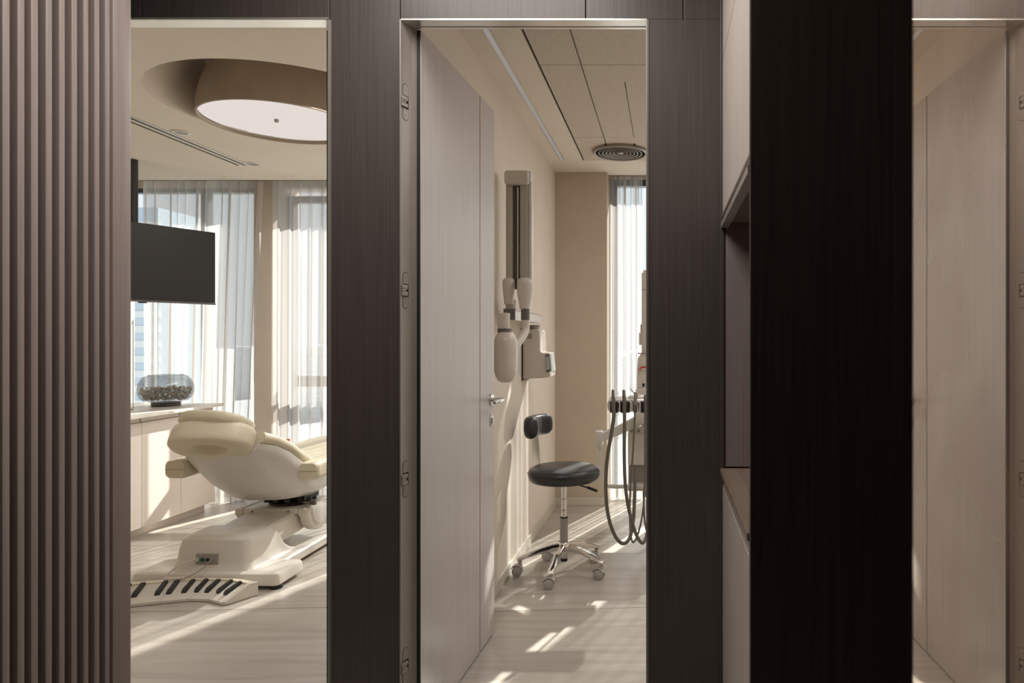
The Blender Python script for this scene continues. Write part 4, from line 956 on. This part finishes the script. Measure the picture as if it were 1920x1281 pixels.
# five legs with castors
tips = [(968,1073),(1024,1095),(1119,1078),(1127,1044),(1046,1052)]
base_ang = math.radians(-97)
for k in range(5):
    a = base_ang + k*2*PI/5
    dx, dy = math.cos(a), math.sin(a); px_, py2 = -dy, dx
    R = []
    for r, z, w, hh in ((0.012,0.150,0.018,0.022),(0.06,0.149,0.017,0.019),(0.13,0.137,0.0165,0.016),(0.20,0.116,0.0175,0.0135),(0.245,0.100,0.0185,0.012),(0.262,0.094,0.016,0.010)):
        R.append([S(dx*r+px_*w*q[0], dy*r+py2*w*q[0], z+hh*q[1]) for q in ((-1,-0.7),(-1,0.3),(-0.6,1),(0.6,1),(1,0.3),(1,-0.7),(0.6,-1),(-0.6,-1))])
    leg = MB().loft(R).build('leg', M['chrome'], st, 50)
    sa = math.radians(176 + 14*math.sin(3*k+1))                      # castor swivel
    sx1, sy1 = math.cos(sa), math.sin(sa)
    cxx, cyy_ = dx*0.246+sx1*0.016, dy*0.246+sy1*0.016
    cst = MB().tube([S(dx*0.246,dy*0.246,0.096), S(dx*0.246,dy*0.246,0.052)], 0.011, 14).build('castor_stem', M['castor'], leg, 40)
    wm = Matrix.Translation(S(cxx,cyy_,0.0285)) @ Matrix.Rotation(sa, 4, 'Z')
    for sgn in (-1, 1):
        MB().lathe([(0,0.005),(0.0285,0.005),(0.0285,0.016),(0.0265,0.018),(0.0255,0.0165),(0.022,0.0185),(0,0.0205)] if sgn > 0 else [(0,-0.0205),(0.022,-0.0185),(0.0255,-0.0165),(0.0265,-0.018),(0.0285,-0.016),(0.0285,-0.005),(0,-0.005)], (0,0,0), 28, 'y').bm_apply(wm).build('castor_wheel', M['castor'], leg, 30)
    MB().lathe([(0.0262,-0.0195),(0.0285,-0.0195),(0.0297,-0.018),(0.0297,-0.012),(0.0262,-0.012)], (0,0,0), 28, 'y').bm_apply(wm).build('castor_tyre', M['black'], leg, 30)
    MB().loft([[wm @ Vector(((0.026+t_)*math.cos(b)*1.0, y, (0.026+t_)*math.sin(b)+0.004)) for t_, y in ((0.004,-0.019),(0.009,-0.015),(0.009,0.015),(0.004,0.019))] for b in [math.radians(15+15*q) for q in range(11)]]).build('castor_hood', M['castor'], leg, 40)

# ------------------------------------------------------------------ delivery unit half hidden behind the right panel
du = thing('delivery_unit', 'white dental delivery unit with hanging grey hoses, half hidden behind the right doorway edge', 'dental unit', (-0.05, 4.4, 0))
YU = 4.02
# instrument holder rail
hz0, hz1 = zat(771,YU), zat(750,YU)
MB().loft([[(x,y,z) for y,z in ((YU-0.03+i,hz0+i),(YU-0.03+i,hz1-i),(YU+0.10,hz1+0.012-i),(YU+0.10,hz0+0.02+i))] for x, i in ((xat(1139,YU),0.022),(xat(1141,YU),0.006),(xat(1146,YU),0.0),(0.12,0.0))]).build('holder_rail', M['white'], du, 40)
for px in (1148, 1157, 1167, 1178, 1191, 1205):
    MB().box(xat(px,YU)-0.010, xat(px,YU)+0.010, YU-0.040, YU-0.028, hz0-0.006, hz1-0.008, bevel=0.003).build('holder_cradle', M['black'], du)
for px in (1161, 1182, 1199):
    MB().box(xat(px,YU)-0.009, xat(px,YU)+0.009, YU-0.038, YU-0.028, hz0-0.002, hz1-0.006, bevel=0.004).build('holder_spacer', M['chrome'], du, 40)
bxy('rail_top', M['white'], du, xat(1178,YU), 0.1, YU+0.02, YU+0.12, hz1+0.004, hz1+0.022, bevel=0.004)
def hose(name, pts, r, y0, y1, mat, par, n=10):
    N_ = len(pts); P = []
    for i, (px, py) in enumerate(pts):
        Y = y0+(y1-y0)*i/(N_-1); P.append(at(px, py, Y))
    return MB().tube(P, r, 12, 6).build(name, mat, par, 60)
def handpiece(px, ptop, pbot, r):
    return MB().tube([at(px-1,ptop,YU-0.046), at(px-0.6,ptop+12,YU-0.048), at(px+0.5,(ptop+pbot)/2,YU-0.050), at(px+0.2,pbot,YU-0.050)], [r*0.72, r*0.95, r*1.15, r], 14, 4)
YQ = YU-0.05
h1 = handpiece(1150,731,775,0.0105).build('instrument', M['hose'], du, 50)
hose('hose', [(1151,768),(1150.5,785),(1146,815),(1140,850),(1136.5,885),(1136,920),(1138.5,955),(1145,985),(1155,1008),(1166,1019),(1176,1016),(1183,1002),(1187.5,975),(1189.5,940),(1190,905),(1190,872)], 0.0112, YQ, 4.36, M['hose'], h1)
h2 = handpiece(1170.5,731,775,0.0105).build('instrument', M['hose'], du, 50)
hose('hose', [(1171,768),(1171,800),(1170.5,840),(1171,880),(1173,915),(1178,950),(1185.5,980),(1194,1005),(1203,1018),(1209,1014),(1213.5,1000),(1217,970),(1219,930),(1220,890)], 0.0105, YQ, 4.36, M['hose'], h2)
h3 = MB().tube([at(1181,727,YQ), at(1188,737,YQ), at(1191,742,YQ)], [0.0022,0.0028,0.006], 10, 3).build('instrument', M['chrome'], du, 50)
MB().tube([at(1191.5,735,YQ), at(1192.5,742,YQ), at(1191,752,YQ), at(1190.5,760,YQ)], [0.010,0.013,0.0095,0.006], 14, 4).build('syringe_head', M['mgrey'], h3, 50)
hose('hose', [(1190.5,756),(1190,785),(1188.5,820),(1186,860),(1183,900),(1181,940),(1181,975),(1182.5,1003),(1186.5,1017),(1193,1010),(1200,988),(1206,955),(1209,915),(1210.5,870),(1211,820)], 0.0058, YQ, 4.30, M['hose'], h3)
h4 = MB().tube([at(1209,740,YQ), at(1210.5,752,YQ), at(1210,775,YQ)], [0.007,0.011,0.008], 14, 4).build('instrument', M['hose'], du, 50)
hose('hose', [(1210,770),(1209.5,810),(1209.5,860),(1209,900),(1207,940),(1210,985),(1218,1005),(1228,990),(1234,940)], 0.006, YQ, 4.30, M['hose'], h4)
# swing arm, bracket and looped support tube
YA = 4.42
MB().loft([[(p.x, p.y+dy, p.z+dz) for dy, dz in ((-0.028,-h_),(-0.028,h_-0.008),(-0.020,h_),(0.020,h_),(0.028,h_-0.008),(0.028,-h_))] for p, h_ in ((at(1128,820,YA),0.030),(at(1160,806,YA),0.033),(at(1200,787,YA),0.036),(at(1226,776,YA),0.036))]).build('swing_arm', M['white'], du, 35)
MB().box(xat(1116.5,YA), xat(1130,YA), YA-0.030, YA+0.030, zat(837,YA), zat(808,YA), bevel=0.007).build('arm_bracket', M['white'], du, 40)
MB().lathe([(0,zat(838,YA)),(0.020,zat(838,YA)),(0.020,zat(826,YA)),(0,zat(826,YA))], (xat(1124.5,YA),YA-0.012,0), 24).build('bracket_collar', M['xray'], du, 40)
MB().tube([at(1124.5,836,YA), at(1124.5,870,YA), at(1125,886,YA), at(1129,900,YA), at(1138,910,YA), at(1150,912.5,YA), at(1180,912.5,YA), at(1230,912.5,YA)], 0.0135, 16, 6).build('support_tube', M['white'], du, 50)
# body of the unit
YW = 4.46
bxy('unit_body', M['white'], du, xat(1177,YW), 0.22, YW, YW+0.26, zat(873,YW), zat(800,YW), bevel=0.006)
bxy('unit_front', M['white'], du, xat(1178.5,YW), 0.21, YW-0.006, YW+0.002, zat(872,YW), zat(814,YW), bevel=0.003)
for px in (1184, 1197.5): MB().lathe([(0,0),(0.011,0),(0.009,-0.012),(0,-0.013)], (xat(px,YW),YW-0.001,zat(808,YW)), 20, 'y').build('unit_knob', M['mgrey'], du, 40)
bxy('unit_underside', M['mgrey'], du, xat(1177.5,YW), 0.20, YW+0.03, YW+0.25, zat(906,YW), zat(873,YW)+0.001)
bxy('unit_tray', M['xray'], du, xat(1177,YW), 0.21, YW-0.02, YW+0.26, zat(920,YW), zat(906,YW), bevel=0.006)
bxy('unit_pedestal', M['white'], du, -0.02, 0.20, YW+0.03, YW+0.25, 0.0, zat(915,YW), bevel=0.01)
bxy('unit_pedestal_foot', M['white_warm'], du, -0.06, 0.30, YW-0.05, YW+0.32, 0.0, 0.05, bevel=0.012)
MB().box(xat(1190,4.40), 0.05, 4.34, 4.46, zat(793,4.40), zat(757,4.40), bevel=0.008).build('unit_neck', M['white'], du, 40)
# upright post with screen head
YP = 4.50
MB().box(xat(1203,YP), 0.02, YP, YP+0.08, zat(800,YP), zat(511,YP), bevel=0.006).build('upright_post', M['xray'], du, 40)
MB().box(xat(1203.2,YP), 0.01, YP-0.002, YP+0.07, zat(543,YP)-0.001, zat(543,YP)+0.001).build('post_joint', M['dgrey'], du)
MB().box(xat(1206,YP), xat(1212,YP), YP+0.02, YP+0.05, zat(511.5,YP), zat(506,YP), bevel=0.003).build('post_tip', M['xray'], du)
MB().box(xat(1200.5,YP), xat(1204,YP), YP+0.015, YP+0.06, zat(624,YP), zat(608,YP), bevel=0.004).build('post_lug', M['xray'], du)
MB().box(xat(1197.8,YP), xat(1204,YP), YP+0.005, YP+0.07, zat(647,YP), zat(624,YP), bevel=0.004).build('post_lug', M['xray'], du)
R = [[(xat(p[0],YP-0.03+dy), YP-0.03+dy, zat(p[1],YP-0.03+dy)) for p in ((1194,728),(1194.5,690),(1196,672),(1201,664),(1240,662),(1240,729))] for dy in (0,0.10)]
MB().loft(R).build('control_head', M['xray'], du, 30)
MB().box(xat(1196,YP-0.03), 0.0, YP-0.034, YP+0.06, zat(664,YP-0.03), zat(662,YP-0.03)).build('head_lid', M['mgrey'], du)
MB().tube([at(1200,696,YP-0.036), at(1201,691,YP-0.036), at(1205,689,YP-0.036), at(1216,688.5,YP-0.036)], 0.0055, 10, 4).build('red_ring', M['red'], du, 50)
MB().tube([at(1199.5,698,YP-0.034), at(1200.5,693.5,YP-0.034), at(1205,692,YP-0.034), at(1216,691.8,YP-0.034)], 0.006, 10, 4).build('ring_seat', M['white'], du, 50)
bxy('head_port', M['black'], du, xat(1204.5,YP-0.03), xat(1209,YP-0.03), YP-0.033, YP-0.028, zat(725,YP-0.03), zat(719,YP-0.03))
MB().box(xat(1192,4.44), 0.02, 4.40, 4.50, zat(760,4.44), zat(729,4.44), bevel=0.005).build('head_foot', M['xray'], du, 40)
